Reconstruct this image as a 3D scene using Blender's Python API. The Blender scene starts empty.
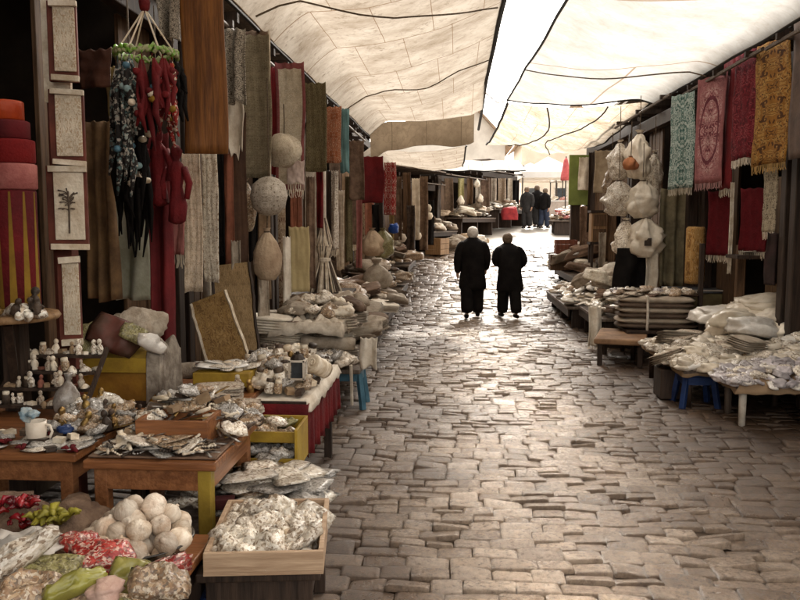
import bpy, math, random
from mathutils import Vector, Matrix, noise
random.seed(11)
R = math.radians
scene = bpy.context.scene
COL = scene.collection
U = random.uniform
CAMH = 1.8
PITCH, YAW = R(5.71), R(4.0)
ROT = Matrix.Rotation(YAW, 3, 'Z') @ Matrix.Rotation(math.pi/2 - PITCH, 3, 'X')
def P(px, py, Y):
    """point of the street at distance Y seen at photo position (px, py)"""
    d = ROT @ Vector(((px-400)/800, (300-py)/800, -1))
    return Vector((0, 0, CAMH)) + d*(Y/d.y)
def gz(y):
    t = y-14
    if t <= 0: return 0.0
    if t < 4: return .085*t*t/8
    return .085*(min(t, 24)-2)

# ------------------------------------------------------------------ materials
def _nodes(name):
    m = bpy.data.materials.new(name); m.use_nodes = True
    nt = m.node_tree; b = nt.nodes['Principled BSDF']
    return m, nt, b
def N(nt, t, **kw):
    n = nt.nodes.new(t)
    for k, v in kw.items():
        if k in n.inputs.keys() if hasattr(n.inputs, 'keys') else False: n.inputs[k].default_value = v
        else: setattr(n, k, v)
    return n
def c4(c): return (c[0], c[1], c[2], 1)
def ramp(nt, stops, interp='LINEAR'):
    r = nt.nodes.new('ShaderNodeValToRGB'); e = r.color_ramp.elements
    r.color_ramp.interpolation = interp
    while len(e) < len(stops): e.new(.5)
    for i, (p, c) in enumerate(stops): e[i].position = p; e[i].color = c4(c)
    return r
def coords(nt, uv=False, stretch=(1, 1, 1), rand=True):
    tc = nt.nodes.new('ShaderNodeTexCoord'); mp = nt.nodes.new('ShaderNodeMapping')
    mp.inputs['Scale'].default_value = stretch
    nt.links.new(tc.outputs['UV' if uv else 'Object'], mp.inputs['Vector'])
    if rand and not uv:
        oi = nt.nodes.new('ShaderNodeObjectInfo'); mu = nt.nodes.new('ShaderNodeMath'); mu.operation = 'MULTIPLY'; mu.inputs[1].default_value = 40
        nt.links.new(oi.outputs['Random'], mu.inputs[0]); nt.links.new(mu.outputs[0], mp.inputs['Location'])
    return mp.outputs['Vector']
def hsv_rand(nt, col, amt):
    oi = nt.nodes.new('ShaderNodeObjectInfo'); h = nt.nodes.new('ShaderNodeHueSaturation')
    mr = nt.nodes.new('ShaderNodeMapRange'); mr.inputs['To Min'].default_value = 1-amt; mr.inputs['To Max'].default_value = 1+amt
    nt.links.new(oi.outputs['Random'], mr.inputs['Value']); nt.links.new(mr.outputs[0], h.inputs['Value'])
    mu = nt.nodes.new('ShaderNodeMath'); mu.operation = 'MULTIPLY'; mu.inputs[1].default_value = 7.31
    fr = nt.nodes.new('ShaderNodeMath'); fr.operation = 'FRACT'
    m2 = nt.nodes.new('ShaderNodeMapRange'); m2.inputs['To Min'].default_value = .5-amt*.012; m2.inputs['To Max'].default_value = .5+amt*.012
    nt.links.new(oi.outputs['Random'], mu.inputs[0]); nt.links.new(mu.outputs[0], fr.inputs[0]); nt.links.new(fr.outputs[0], m2.inputs['Value']); nt.links.new(m2.outputs[0], h.inputs['Hue'])
    nt.links.new(col, h.inputs['Color']); return h.outputs['Color']
MC = {}
def mat(name, c1, c2=None, scale=6, rough=.8, bump=.3, bscale=None, stretch=(1, 1, 1), rand=0., spec=.3, metal=0, coat=0, sharp=False, trans=0):
    """weathered single-colour material: two tones of noise, fine bump"""
    if name in MC: return MC[name]
    m, nt, b = _nodes(name); v = coords(nt, False, stretch)
    if c2 is None: c2 = tuple(x*.6 for x in c1)
    n = nt.nodes.new('ShaderNodeTexNoise'); n.inputs['Scale'].default_value = scale; n.inputs['Detail'].default_value = 6; n.inputs['Roughness'].default_value = .65
    nt.links.new(v, n.inputs['Vector'])
    r = ramp(nt, [(.38 if not sharp else .47, c2), (.62 if not sharp else .53, c1)]); nt.links.new(n.outputs['Fac'], r.inputs[0]); col = r.outputs[0]
    if rand: col = hsv_rand(nt, col, rand)
    nt.links.new(col, b.inputs['Base Color'])
    n2 = nt.nodes.new('ShaderNodeTexNoise'); n2.inputs['Scale'].default_value = bscale or scale*6; n2.inputs['Detail'].default_value = 4
    nt.links.new(v, n2.inputs['Vector'])
    bp = nt.nodes.new('ShaderNodeBump'); bp.inputs['Strength'].default_value = bump; bp.inputs['Distance'].default_value = .01
    nt.links.new(n2.outputs['Fac'], bp.inputs['Height']); nt.links.new(bp.outputs[0], b.inputs['Normal'])
    b.inputs['Roughness'].default_value = rough; b.inputs['Metallic'].default_value = metal
    b.inputs['Specular IOR Level'].default_value = spec
    if coat: b.inputs['Coat Weight'].default_value = coat; b.inputs['Coat Roughness'].default_value = .15
    MC[name] = m; return m
def wood(name, c1, c2, rough=.6, axis=2, coat=0):
    s = [14, 14, 14]; s[axis] = 1.2
    return mat(name, c1, c2, scale=2.2, rough=rough, bump=.35, bscale=6, stretch=tuple(s), coat=coat)
def cells(name, cols, scale=30, rough=.45, coat=.0, bump=.5, rand=.25, dark=.03):
    """mixed small contents seen through a wrapper: fine ragged cells in several tones, wrinkled film"""
    if name in MC: return MC[name]
    scale *= 1.5; m, nt, b = _nodes(name); v = coords(nt); L = nt.links.new
    nd = nt.nodes.new('ShaderNodeTexNoise'); nd.inputs['Scale'].default_value = scale*1.2; nd.inputs['Detail'].default_value = 3; L(v, nd.inputs['Vector'])
    av = nt.nodes.new('ShaderNodeVectorMath'); av.operation = 'MULTIPLY_ADD'; av.inputs[1].default_value = (1.4/scale,)*3; L(nd.outputs['Color'], av.inputs[0]); L(v, av.inputs[2])
    vo = nt.nodes.new('ShaderNodeTexVoronoi'); vo.inputs['Scale'].default_value = scale*1.9; L(av.outputs[0], vo.inputs['Vector'])
    sp = nt.nodes.new('ShaderNodeSeparateColor'); L(vo.outputs['Color'], sp.inputs[0])
    k = len(cols); r = ramp(nt, [((i+.5)/k, c) for i, c in enumerate(cols)]); L(sp.outputs[0], r.inputs[0])
    n = nt.nodes.new('ShaderNodeTexNoise'); n.inputs['Scale'].default_value = scale*.8; n.inputs['Detail'].default_value = 8; n.inputs['Roughness'].default_value = .7; L(v, n.inputs['Vector'])
    r2 = ramp(nt, [(.34, (.45, .41, .36)), (.5, (1, 1, 1))]); L(n.outputs['Fac'], r2.inputs[0])
    mx = nt.nodes.new('ShaderNodeMix'); mx.data_type = 'RGBA'; mx.blend_type = 'MULTIPLY'; mx.inputs[0].default_value = .75
    L(r.outputs[0], mx.inputs[6]); L(r2.outputs[0], mx.inputs[7]); L(hsv_rand(nt, mx.outputs[2], rand), b.inputs['Base Color'])
    bp = nt.nodes.new('ShaderNodeBump'); bp.inputs['Strength'].default_value = min(1, bump*1.6); bp.inputs['Distance'].default_value = .014
    n4 = nt.nodes.new('ShaderNodeTexNoise'); n4.noise_type = 'RIDGED_MULTIFRACTAL'; n4.inputs['Scale'].default_value = scale*.55; n4.inputs['Detail'].default_value = 4; L(av.outputs[0], n4.inputs['Vector'])
    L(n4.outputs['Fac'], bp.inputs['Height']); L(bp.outputs[0], b.inputs['Normal'])
    b.inputs['Roughness'].default_value = rough; b.inputs['Specular IOR Level'].default_value = .4
    if coat: b.inputs['Coat Weight'].default_value = coat*.7; b.inputs['Coat Roughness'].default_value = .18
    MC[name] = m; return m
def carpet(name, ground, fig, fig2, sx=6, sy=10, border=None, seed=0, medal=False, ns=7):
    """woven ornament: figures mirrored across the sheet's own UV, repeated down its length, optional border"""
    if name in MC: return MC[name]
    m, nt, b = _nodes(name); L = nt.links.new
    def math_(op, x, y=None, z=None):
        q = nt.nodes.new('ShaderNodeMath'); q.operation = op
        for i_, w_ in enumerate((x, y, z)):
            if w_ is None: continue
            if isinstance(w_, (int, float)): q.inputs[i_].default_value = w_
            else: L(w_, q.inputs[i_])
        return q.outputs[0]
    tc = nt.nodes.new('ShaderNodeTexCoord'); sp = nt.nodes.new('ShaderNodeSeparateXYZ'); L(tc.outputs['UV'], sp.inputs[0]); u, v = sp.outputs[0], sp.outputs[1]
    mu = math_('PINGPONG', math_('MULTIPLY', u, max(1, sx/3)), .5); mv = math_('PINGPONG', math_('MULTIPLY', v, max(1, sy/3)), .5)
    cb = nt.nodes.new('ShaderNodeCombineXYZ'); L(mu, cb.inputs[0]); L(math_('MULTIPLY', mv, 1.25), cb.inputs[1]); cb.inputs[2].default_value = seed*3.7+len(name)
    n1 = nt.nodes.new('ShaderNodeTexNoise'); n1.inputs['Scale'].default_value = ns; n1.inputs['Detail'].default_value = 2.5; n1.inputs['Distortion'].default_value = .6; L(cb.outputs[0], n1.inputs['Vector'])
    r1 = ramp(nt, [(.0, ground), (.36, fig2), (.41, ground), (.47, fig), (.50, fig2), (.535, ground), (.60, fig), (.66, ground), (.72, fig2)], 'CONSTANT'); L(n1.outputs['Fac'], r1.inputs[0])
    vo = nt.nodes.new('ShaderNodeTexVoronoi'); vo.inputs['Scale'].default_value = ns*1.9; L(cb.outputs[0], vo.inputs['Vector'])
    r2 = ramp(nt, [(0, (1, 1, 1)), (.2, (0, 0, 0))], 'CONSTANT'); L(vo.outputs['Distance'], r2.inputs[0])
    mx = nt.nodes.new('ShaderNodeMix'); mx.data_type = 'RGBA'; L(r2.outputs[0], mx.inputs[0]); L(r1.outputs[0], mx.inputs[6]); mx.inputs[7].default_value = c4(fig2); col = mx.outputs[2]
    du, dv = math_('SUBTRACT', u, .5), math_('SUBTRACT', v, .5)
    if medal:
        dd = math_('SQRT', math_('ADD', math_('POWER', math_('MULTIPLY', du, 2.6), 2), math_('POWER', math_('MULTIPLY', dv, 2.9), 2)))
        ring = math_('COMPARE', math_('ADD', dd, math_('MULTIPLY', n1.outputs['Fac'], .12)), .95, .06)
        m3 = nt.nodes.new('ShaderNodeMix'); m3.data_type = 'RGBA'; L(ring, m3.inputs[0]); L(col, m3.inputs[6]); m3.inputs[7].default_value = c4(fig); col = m3.outputs[2]
        out_ = math_('GREATER_THAN', dd, 1.15)
        m4 = nt.nodes.new('ShaderNodeMix'); m4.data_type = 'RGBA'; L(math_('MULTIPLY', out_, .6), m4.inputs[0]); L(col, m4.inputs[6]); m4.inputs[7].default_value = c4(ground); col = m4.outputs[2]
    if border:
        e = math_('MAXIMUM', math_('GREATER_THAN', math_('ABSOLUTE', du), .40), math_('GREATER_THAN', math_('ABSOLUTE', dv), .455))
        m2 = nt.nodes.new('ShaderNodeMix'); m2.data_type = 'RGBA'; L(math_('MULTIPLY', e, .85), m2.inputs[0]); L(col, m2.inputs[6]); m2.inputs[7].default_value = c4(border); col = m2.outputs[2]
    n3 = nt.nodes.new('ShaderNodeTexNoise'); n3.inputs['Scale'].default_value = 9; n3.inputs['Detail'].default_value = 8; n3.inputs['Roughness'].default_value = .8; L(tc.outputs['Object'], n3.inputs['Vector'])
    r3 = ramp(nt, [(.3, (.5, .48, .45)), (.6, (1.05, 1.05, 1.05))]); L(n3.outputs['Fac'], r3.inputs[0])
    m5 = nt.nodes.new('ShaderNodeMix'); m5.data_type = 'RGBA'; m5.blend_type = 'MULTIPLY'; m5.inputs[0].default_value = .8; L(col, m5.inputs[6]); L(r3.outputs[0], m5.inputs[7])
    n6 = nt.nodes.new('ShaderNodeTexNoise'); n6.inputs['Scale'].default_value = 130; L(tc.outputs['Object'], n6.inputs['Vector'])
    bp = nt.nodes.new('ShaderNodeBump'); bp.inputs['Strength'].default_value = .5; bp.inputs['Distance'].default_value = .006; L(n6.outputs['Fac'], bp.inputs['Height']); L(bp.outputs[0], b.inputs['Normal'])
    L(m5.outputs[2], b.inputs['Base Color']); b.inputs['Roughness'].default_value = .9; b.inputs['Specular IOR Level'].default_value = .15
    MC[name] = m; return m
def awning_mat(name, c1, c2, stain, seam, sx=3, sy=8, trans=.55, stains=.5, crease=.5):
    """thin sun-bleached awning cloth that lets daylight through, with sewn seams, creases and old stains"""
    m, nt, b = _nodes(name); L = nt.links.new; out = nt.nodes['Material Output']; nt.nodes.remove(b)
    tc = nt.nodes.new('ShaderNodeTexCoord')
    n1 = nt.nodes.new('ShaderNodeTexNoise'); n1.inputs['Scale'].default_value = 1.6; n1.inputs['Detail'].default_value = 8; n1.inputs['Roughness'].default_value = .7; L(tc.outputs['Object'], n1.inputs['Vector'])
    r1 = ramp(nt, [(.35, c2), (.6, c1)]); L(n1.outputs['Fac'], r1.inputs[0])
    n2 = nt.nodes.new('ShaderNodeTexNoise'); n2.inputs['Scale'].default_value = 7; n2.inputs['Detail'].default_value = 9; n2.inputs['Roughness'].default_value = .75; L(tc.outputs['Object'], n2.inputs['Vector'])
    r2 = ramp(nt, [(.56, (0, 0, 0)), (.72, (1, 1, 1))]); L(n2.outputs['Fac'], r2.inputs[0])
    s = nt.nodes.new('ShaderNodeMath'); s.operation = 'MULTIPLY'; s.inputs[1].default_value = stains; L(r2.outputs[0], s.inputs[0])
    mx = nt.nodes.new('ShaderNodeMix'); mx.data_type = 'RGBA'; L(s.outputs[0], mx.inputs[0]); L(r1.outputs[0], mx.inputs[6]); mx.inputs[7].default_value = c4(stain)
    # wandering crease lines
    nd = nt.nodes.new('ShaderNodeTexNoise'); nd.inputs['Scale'].default_value = 1.9; nd.inputs['Detail'].default_value = 3; L(tc.outputs['Object'], nd.inputs['Vector'])
    av = nt.nodes.new('ShaderNodeMix'); av.data_type = 'VECTOR'; av.inputs[0].default_value = .6; L(tc.outputs['Object'], av.inputs[4]); L(nd.outputs['Color'], av.inputs[5])
    vo = nt.nodes.new('ShaderNodeTexVoronoi'); vo.feature = 'DISTANCE_TO_EDGE'; vo.inputs['Scale'].default_value = 6.5; L(av.outputs[1], vo.inputs['Vector'])
    r3 = ramp(nt, [(.0, (1, 1, 1)), (.06, (0, 0, 0))]); L(vo.outputs['Distance'], r3.inputs[0])
    s3 = nt.nodes.new('ShaderNodeMath'); s3.operation = 'MULTIPLY'; s3.inputs[1].default_value = crease; L(r3.outputs[0], s3.inputs[0])
    mx3 = nt.nodes.new('ShaderNodeMix'); mx3.data_type = 'RGBA'; L(s3.outputs[0], mx3.inputs[0]); L(mx.outputs[2], mx3.inputs[6]); mx3.inputs[7].default_value = c4(stain)
    mp = nt.nodes.new('ShaderNodeMapping'); mp.inputs['Scale'].default_value = (sx, sy, 1); L(tc.outputs['UV'], mp.inputs[0])
    bk = nt.nodes.new('ShaderNodeTexBrick'); bk.offset = .37; bk.inputs['Scale'].default_value = 1; bk.inputs['Mortar Size'].default_value = .008; bk.inputs['Mortar Smooth'].default_value = .3; bk.inputs['Brick Width'].default_value = 1.; bk.inputs['Row Height'].default_value = 1.
    L(mp.outputs[0], bk.inputs['Vector'])
    mx2 = nt.nodes.new('ShaderNodeMix'); mx2.data_type = 'RGBA'; L(bk.outputs['Fac'], mx2.inputs[0]); L(mx3.outputs[2], mx2.inputs[6]); mx2.inputs[7].default_value = c4(seam)
    bp = nt.nodes.new('ShaderNodeBump'); bp.inputs['Strength'].default_value = .6; bp.inputs['Distance'].default_value = .04; L(n1.outputs['Fac'], bp.inputs['Height'])
    d = nt.nodes.new('ShaderNodeBsdfDiffuse'); t = nt.nodes.new('ShaderNodeBsdfTranslucent'); mm = nt.nodes.new('ShaderNodeMixShader'); mm.inputs[0].default_value = trans
    for q in (d, t): L(mx2.outputs[2], q.inputs['Color']); L(bp.outputs[0], q.inputs['Normal'])
    L(d.outputs[0], mm.inputs[1]); L(t.outputs[0], mm.inputs[2]); L(mm.outputs[0], out.inputs['Surface'])
    return m

# ------------------------------------------------------------------ mesh builder
class MB:
    def __init__(s): s.v = []; s.f = []; s.uv = []; s.mi = []; s.cur = 0
    def vert(s, p, uv=(0, 0)): s.v.append(tuple(p)); s.uv.append(uv); return len(s.v)-1
    def face(s, *ix): s.f.append(ix); s.mi.append(s.cur)
    def box(s, c, d, rot=None, taper=1.0):
        hx, hy, hz = d[0]/2, d[1]/2, d[2]/2; ids = []
        for z in (-1, 1):
            k = taper if z > 0 else 1
            for x, y in ((-1, -1), (1, -1), (1, 1), (-1, 1)):
                p = Vector((x*hx*k, y*hy*k, z*hz))
                if rot is not None: p = rot @ p
                ids.append(s.vert(p+Vector(c), ((x+1)/2, (z+1)/2)))
        a = ids
        for q in ((3, 2, 1, 0), (4, 5, 6, 7), (0, 1, 5, 4), (1, 2, 6, 5), (2, 3, 7, 6), (3, 0, 4, 7)): s.face(*[a[i] for i in q])
        return s
    def bar(s, a, b, w, h=None):
        """square bar from a to b"""
        a, b = Vector(a), Vector(b); d = b-a; q = d.to_track_quat('Z', 'Y').to_matrix()
        return s.box((a+b)/2, (w, h or w, d.length), q)
    def tube(s, pts, r, n=6, cap=True):
        pts = [Vector(p) for p in pts]; rs = r if isinstance(r, (list, tuple)) else [r]*len(pts); rings = []
        xa_ = None
        for i, p in enumerate(pts):
            d = (pts[min(i+1, len(pts)-1)]-pts[max(i-1, 0)])
            if d.length < 1e-6: d = Vector((0, 0, 1))
            d.normalize()
            if xa_ is None: xa_ = d.orthogonal()
            xa_ = xa_-d*xa_.dot(d)
            if xa_.length < 1e-5: xa_ = d.orthogonal()
            xa_.normalize(); ya_ = d.cross(xa_)
            rings.append([s.vert(p+xa_*(math.cos(2*math.pi*k/n)*rs[i])+ya_*(math.sin(2*math.pi*k/n)*rs[i]), (k/n, i/max(1, len(pts)-1))) for k in range(n)])
        for a, b in zip(rings, rings[1:]):
            for k in range(n): s.face(a[k], a[(k+1) % n], b[(k+1) % n], b[k])
        if cap: s.face(*reversed(rings[0])); s.face(*rings[-1])
        return s
    def lathe(s, prof, n=14, c=(0, 0, 0), jit=0, sq=(1, 1), rot=None, freq=2.5, seed=None):
        seed = U(0, 99) if seed is None else seed; rings = []
        for j, (r, z) in enumerate(prof):
            ring = []
            for k in range(n):
                a = 2*math.pi*k/n; x, y = math.cos(a), math.sin(a)
                rr = r
                if jit: rr = r*(1+jit*noise.noise(Vector((x*freq, y*freq, z*freq*4+seed)))+jit*.45*noise.noise(Vector((x*freq*2.7, y*freq*2.7, z*freq*9+seed))))
                p = Vector((x*rr*sq[0], y*rr*sq[1], z+(jit*r*.4*noise.noise(Vector((x*freq+9, y*freq, z*9+seed))) if jit else 0)))
                if rot is not None: p = rot @ p
                ring.append(s.vert(p+Vector(c), (k/n, j/(len(prof)-1))))
            rings.append(ring)
        for a, b in zip(rings, rings[1:]):
            for k in range(n): s.face(a[k], a[(k+1) % n], b[(k+1) % n], b[k])
        s.face(*reversed(rings[0])); s.face(*rings[-1]); return s
    def grid(s, fn, nu, nv):
        ids = [[s.vert(fn(i/nu, j/nv), (i/nu, j/nv)) for i in range(nu+1)] for j in range(nv+1)]
        for j in range(nv):
            for i in range(nu): s.face(ids[j][i], ids[j][i+1], ids[j+1][i+1], ids[j+1][i])
        return s
    def blob(s, w, d, h, n=20, m=12, jit=.3, c=(0, 0, 0), seed=None, wr=.06, e=.75):
        """soft stuffed mass resting on a flattened underside, with folds"""
        seed = U(0, 99) if seed is None else seed; rings = []
        for j in range(m+1):
            t = -math.pi/2+math.pi*j/m; ring = []
            for k in range(n):
                f = 2*math.pi*k/n; cx, sx_ = math.cos(t), math.sin(t)
                q = Vector((cx*math.cos(f), cx*math.sin(f), sx_))
                sg = lambda x: math.copysign(abs(x)**e, x)
                p = Vector((sg(q.x), sg(q.y), sg(q.z)))
                r_ = 1+jit*noise.noise(q*1.35+Vector((seed, 0, 0)))+jit*.45*noise.noise(q*3.1+Vector((0, seed, 0)))-wr*(1-abs(noise.noise(q*4.5+Vector((seed, seed, 0)))))**6
                p *= r_; p.x *= w/2; p.y *= d/2; p.z = max(p.z, -.62)*h/2+h*.31
                ring.append(s.vert(p+Vector(c), (k/n, j/m)))
            rings.append(ring)
        for a_, b_ in zip(rings, rings[1:]):
            for k in range(n): s.face(a_[k], a_[(k+1) % n], b_[(k+1) % n], b_[k])
        return s
    def pillow(s, w, d, h, nx=7, ny=6, jit=.25, c=(0, 0, 0), seed=None):
        """stuffed wrapped shape, thin crimped rim"""
        seed = U(0, 99) if seed is None else seed; top = []; bot = []
        for j in range(ny+1):
            rt, rb = [], []
            for i in range(nx+1):
                u, v = i/nx*2-1, j/ny*2-1
                e = max(0., (1-u**4)*(1-v**4))**.5
                nn = noise.noise(Vector((u*1.9+seed, v*1.9, seed*.3)))+.5*noise.noise(Vector((u*4.3+seed, v*4.3, seed*.7)))
                x = u*w/2*(1-.10*v*v+.06*noise.noise(Vector((v*3, seed, 1)))); y = v*d/2*(1-.10*u*u+.06*noise.noise(Vector((u*3, seed, 4))))
                zt = h*.5+e*h*.5*(1+jit*2*nn); zb = h*.5-e*h*.5*(1+jit*nn)
                rt.append(s.vert((x+c[0], y+c[1], zt+c[2]), (i/nx, j/ny)))
                if 0 < i < nx and 0 < j < ny: rb.append(s.vert((x+c[0], y+c[1], zb+c[2]), (i/nx, j/ny)))
                else: rb.append(rt[-1])
            top.append(rt); bot.append(rb)
        for j in range(ny):
            for i in range(nx):
                s.face(top[j][i], top[j][i+1], top[j+1][i+1], top[j+1][i])
                q = (bot[j+1][i], bot[j+1][i+1], bot[j][i+1], bot[j][i])
                s.face(*q)
        return s
    def mesh(s, name, smooth=True):
        me = bpy.data.meshes.new(name); me.from_pydata(s.v, [], s.f); uvl = me.uv_layers.new(name='UVMap')
        for l in me.loops: uvl.data[l.index].uv = s.uv[l.vertex_index]
        me.polygons.foreach_set('material_index', s.mi); me.polygons.foreach_set('use_smooth', [smooth]*len(s.f)); me.update(); return me
    def build(s, name, mats, parent=None, smooth=False, bevel=0, solid=0, sub=0, loc=None):
        me = s.mesh(name, smooth)
        for m in (mats if isinstance(mats, (list, tuple)) else [mats]): me.materials.append(m)
        o = bpy.data.objects.new(name, me); COL.objects.link(o)
        if parent is not None: o.parent = parent
        if loc is not None: o.location = loc
        if solid: d = o.modifiers.new('t', 'SOLIDIFY'); d.thickness = solid; d.offset = 0
        if bevel: d = o.modifiers.new('b', 'BEVEL'); d.width = bevel; d.segments = 2; d.limit_method = 'ANGLE'
        if sub: d = o.modifiers.new('s', 'SUBSURF'); d.levels = d.render_levels = sub
        return o
def tag(o, label, cat, group=None):
    o['label'] = label; o['category'] = cat
    if group: o['group'] = group
    return o
def thing(name, label, cat, loc=(0, 0, 0), rz=0, group=None):
    o = bpy.data.objects.new(name, None); COL.objects.link(o); o.location = loc; o.rotation_euler = (0, 0, rz); o.empty_display_size = .2
    return tag(o, label, cat, group)
def kind(o, k): o['kind'] = k; return o

# ------------------------------------------------------------------ palette
W_DARK = wood('dark_wood', (.05, .03, .02), (.02, .012, .008))
W_PLANK = wood('plank_wood', (.15, .085, .045), (.06, .032, .016))
W_GREY = wood('grey_wood', (.17, .13, .1), (.07, .05, .038))
W_TABLE = wood('table_wood', (.30, .12, .045), (.16, .06, .022), rough=.4, axis=0, coat=.2)
W_TABLEY = wood('table_wood_side', (.30, .125, .05), (.17, .065, .025), rough=.4, axis=1, coat=.2)
W_PALE = wood('pale_wood', (.5, .36, .24), (.32, .21, .13), axis=0)
W_OLIVE = mat('olive_paint', (.33, .23, .035), (.2, .13, .02), scale=5, rough=.45)
W_YEL = mat('yellow_paint', (.38, .25, .028), (.24, .145, .02), scale=5, rough=.5)
W_BROWNBOARD = wood('brown_board', (.36, .22, .11), (.2, .11, .05))
PLASTER = mat('plaster', (.34, .28, .21), (.2, .155, .11), scale=1.5, rough=.95, bscale=14)
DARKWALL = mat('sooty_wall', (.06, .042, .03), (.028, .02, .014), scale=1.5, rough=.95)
ROPE = mat('rope', (.14, .1, .065), (.06, .04, .025), scale=40)
BLACKROPE = mat('black_rope', (.02, .016, .012), (.01, .008, .006), scale=40)
IRON = mat('iron', (.08, .07, .06), (.04, .03, .025), rough=.5, metal=.6)
BLUEP = mat('blue_plastic', (.02, .045, .14), (.012, .025, .08), rough=.4)
TEALP = mat('pale_blue_plastic', (.09, .2, .27), (.05, .12, .17), rough=.4)
WHITEP = mat('white_paint', (.72, .66, .57), (.45, .38, .3), rough=.6)
BLACKC = mat('black_cloth', (.012, .010, .009), (.006, .005, .005), rough=.85, bump=.5, bscale=90, spec=.1)
EXPO = 2.25

# ------------------------------------------------------------------ camera, sky, light
cam = bpy.data.objects.new('Camera', bpy.data.cameras.new('Camera')); COL.objects.link(cam)
cam.location = (0, 0, CAMH); cam.rotation_euler = (math.pi/2-PITCH, 0, YAW)
cam.data.lens = 36; cam.data.sensor_width = 36; cam.data.clip_end = 800; cam.data.clip_start = .05
scene.camera = cam
EL, AZ = R(42), R(3)     # a veiled sun over the far end of the street: shadows fall towards the camera
w = bpy.data.worlds.new('World'); scene.world = w; w.use_nodes = True
nt = w.node_tree; bg = nt.nodes['Background']
sky = nt.nodes.new('ShaderNodeTexSky'); sky.sky_type = 'NISHITA'; sky.sun_disc = False; sky.sun_elevation = EL; sky.sun_rotation = AZ; sky.dust_density = 5; sky.air_density = 1.5
hs = nt.nodes.new('ShaderNodeHueSaturation'); hs.inputs['Saturation'].default_value = .12
tint = nt.nodes.new('ShaderNodeMix'); tint.data_type = 'RGBA'; tint.blend_type = 'MULTIPLY'; tint.inputs[0].default_value = 1; tint.inputs[7].default_value = (1, .945, .875, 1)
nt.links.new(sky.outputs[0], hs.inputs['Color']); nt.links.new(hs.outputs[0], tint.inputs[6]); nt.links.new(tint.outputs[2], bg.inputs['Color']); bg.inputs['Strength'].default_value = .15
sun = bpy.data.objects.new('Sun', bpy.data.lights.new('Sun', 'SUN')); COL.objects.link(sun)
sun.data.energy = 1.5; sun.data.angle = R(11); sun.data.color = (1, .94, .84)
sd = Vector((math.sin(AZ)*math.cos(EL), math.cos(AZ)*math.cos(EL), math.sin(EL)))
sun.rotation_euler = (-sd).to_track_quat('-Z', 'Y').to_euler()
vs = scene.view_settings; vs.view_transform = 'Standard'; vs.look = 'None'; vs.gamma = 1; vs.use_curve_mapping = False; vs.exposure = EXPO

# ------------------------------------------------------------------ street
def lerp(a, b, t): return a+(b-a)*t
def nz(x, y, s=0): return noise.noise(Vector((x, y, s)))
def stone_mat():
    m, nt, b = _nodes('street_stone'); L = nt.links.new
    def noise_(s, det=5, ro=.6):
        n = nt.nodes.new('ShaderNodeTexNoise'); n.inputs['Scale'].default_value = s; n.inputs['Detail'].default_value = det; n.inputs['Roughness'].default_value = ro; L(tc.outputs['Object'], n.inputs['Vector']); return n.outputs['Fac']
    def mul(x, y):
        mx = nt.nodes.new('ShaderNodeMix'); mx.data_type = 'RGBA'; mx.blend_type = 'MULTIPLY'; mx.inputs[0].default_value = 1; L(x, mx.inputs[6]); L(y, mx.inputs[7]); return mx.outputs[2]
    g = nt.nodes.new('ShaderNodeNewGeometry'); tc = nt.nodes.new('ShaderNodeTexCoord')
    r = ramp(nt, [(.0, (.165, .123, .089)), (.5, (.22, .172, .131)), (1, (.285, .233, .187))]); L(g.outputs['Random Per Island'], r.inputs[0])
    grit = noise_(26, 9, .85); r2 = ramp(nt, [(.36, (.32, .26, .2)), (.47, (.82, .78, .73)), (.6, (1.25, 1.21, 1.16))]); L(grit, r2.inputs[0])
    # sky sheen painted into the colour: pale mid-lane, browner near stalls, over mottled stains
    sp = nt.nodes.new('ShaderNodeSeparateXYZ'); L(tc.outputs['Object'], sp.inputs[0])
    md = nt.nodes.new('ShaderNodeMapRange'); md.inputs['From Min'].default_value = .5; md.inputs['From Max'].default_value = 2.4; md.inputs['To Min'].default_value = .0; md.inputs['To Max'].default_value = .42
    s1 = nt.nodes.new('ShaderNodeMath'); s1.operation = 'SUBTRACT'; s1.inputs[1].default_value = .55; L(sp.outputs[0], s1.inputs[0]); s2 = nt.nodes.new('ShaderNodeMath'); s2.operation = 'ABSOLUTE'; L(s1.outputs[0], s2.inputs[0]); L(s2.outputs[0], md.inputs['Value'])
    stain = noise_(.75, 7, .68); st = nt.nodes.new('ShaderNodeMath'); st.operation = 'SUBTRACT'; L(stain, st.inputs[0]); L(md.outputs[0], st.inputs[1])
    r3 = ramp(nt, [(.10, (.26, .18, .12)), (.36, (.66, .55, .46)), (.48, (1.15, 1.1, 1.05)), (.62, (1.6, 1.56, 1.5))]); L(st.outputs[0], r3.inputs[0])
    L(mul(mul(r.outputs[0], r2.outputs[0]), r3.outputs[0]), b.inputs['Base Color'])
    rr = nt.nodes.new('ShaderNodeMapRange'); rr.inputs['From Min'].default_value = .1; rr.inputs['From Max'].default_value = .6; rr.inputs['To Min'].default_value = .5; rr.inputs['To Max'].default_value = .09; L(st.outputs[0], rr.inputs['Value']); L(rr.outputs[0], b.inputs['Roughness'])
    bp = nt.nodes.new('ShaderNodeBump'); bp.inputs['Strength'].default_value = .9; bp.inputs['Distance'].default_value = .012; L(grit, bp.inputs['Height']); L(bp.outputs[0], b.inputs['Normal'])
    b.inputs['Specular IOR Level'].default_value = .8
    return m
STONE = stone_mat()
DIRT = mat('joint_dirt', (.085, .062, .045), (.04, .028, .02), scale=4, rough=.9, spec=.1)
FARGROUND = mat('worn_paving', (.34, .3, .25), (.22, .19, .155), scale=1.2, rough=.5, bscale=9)
rs = random.Random(5)
mb = MB(); y = 1.2
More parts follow.
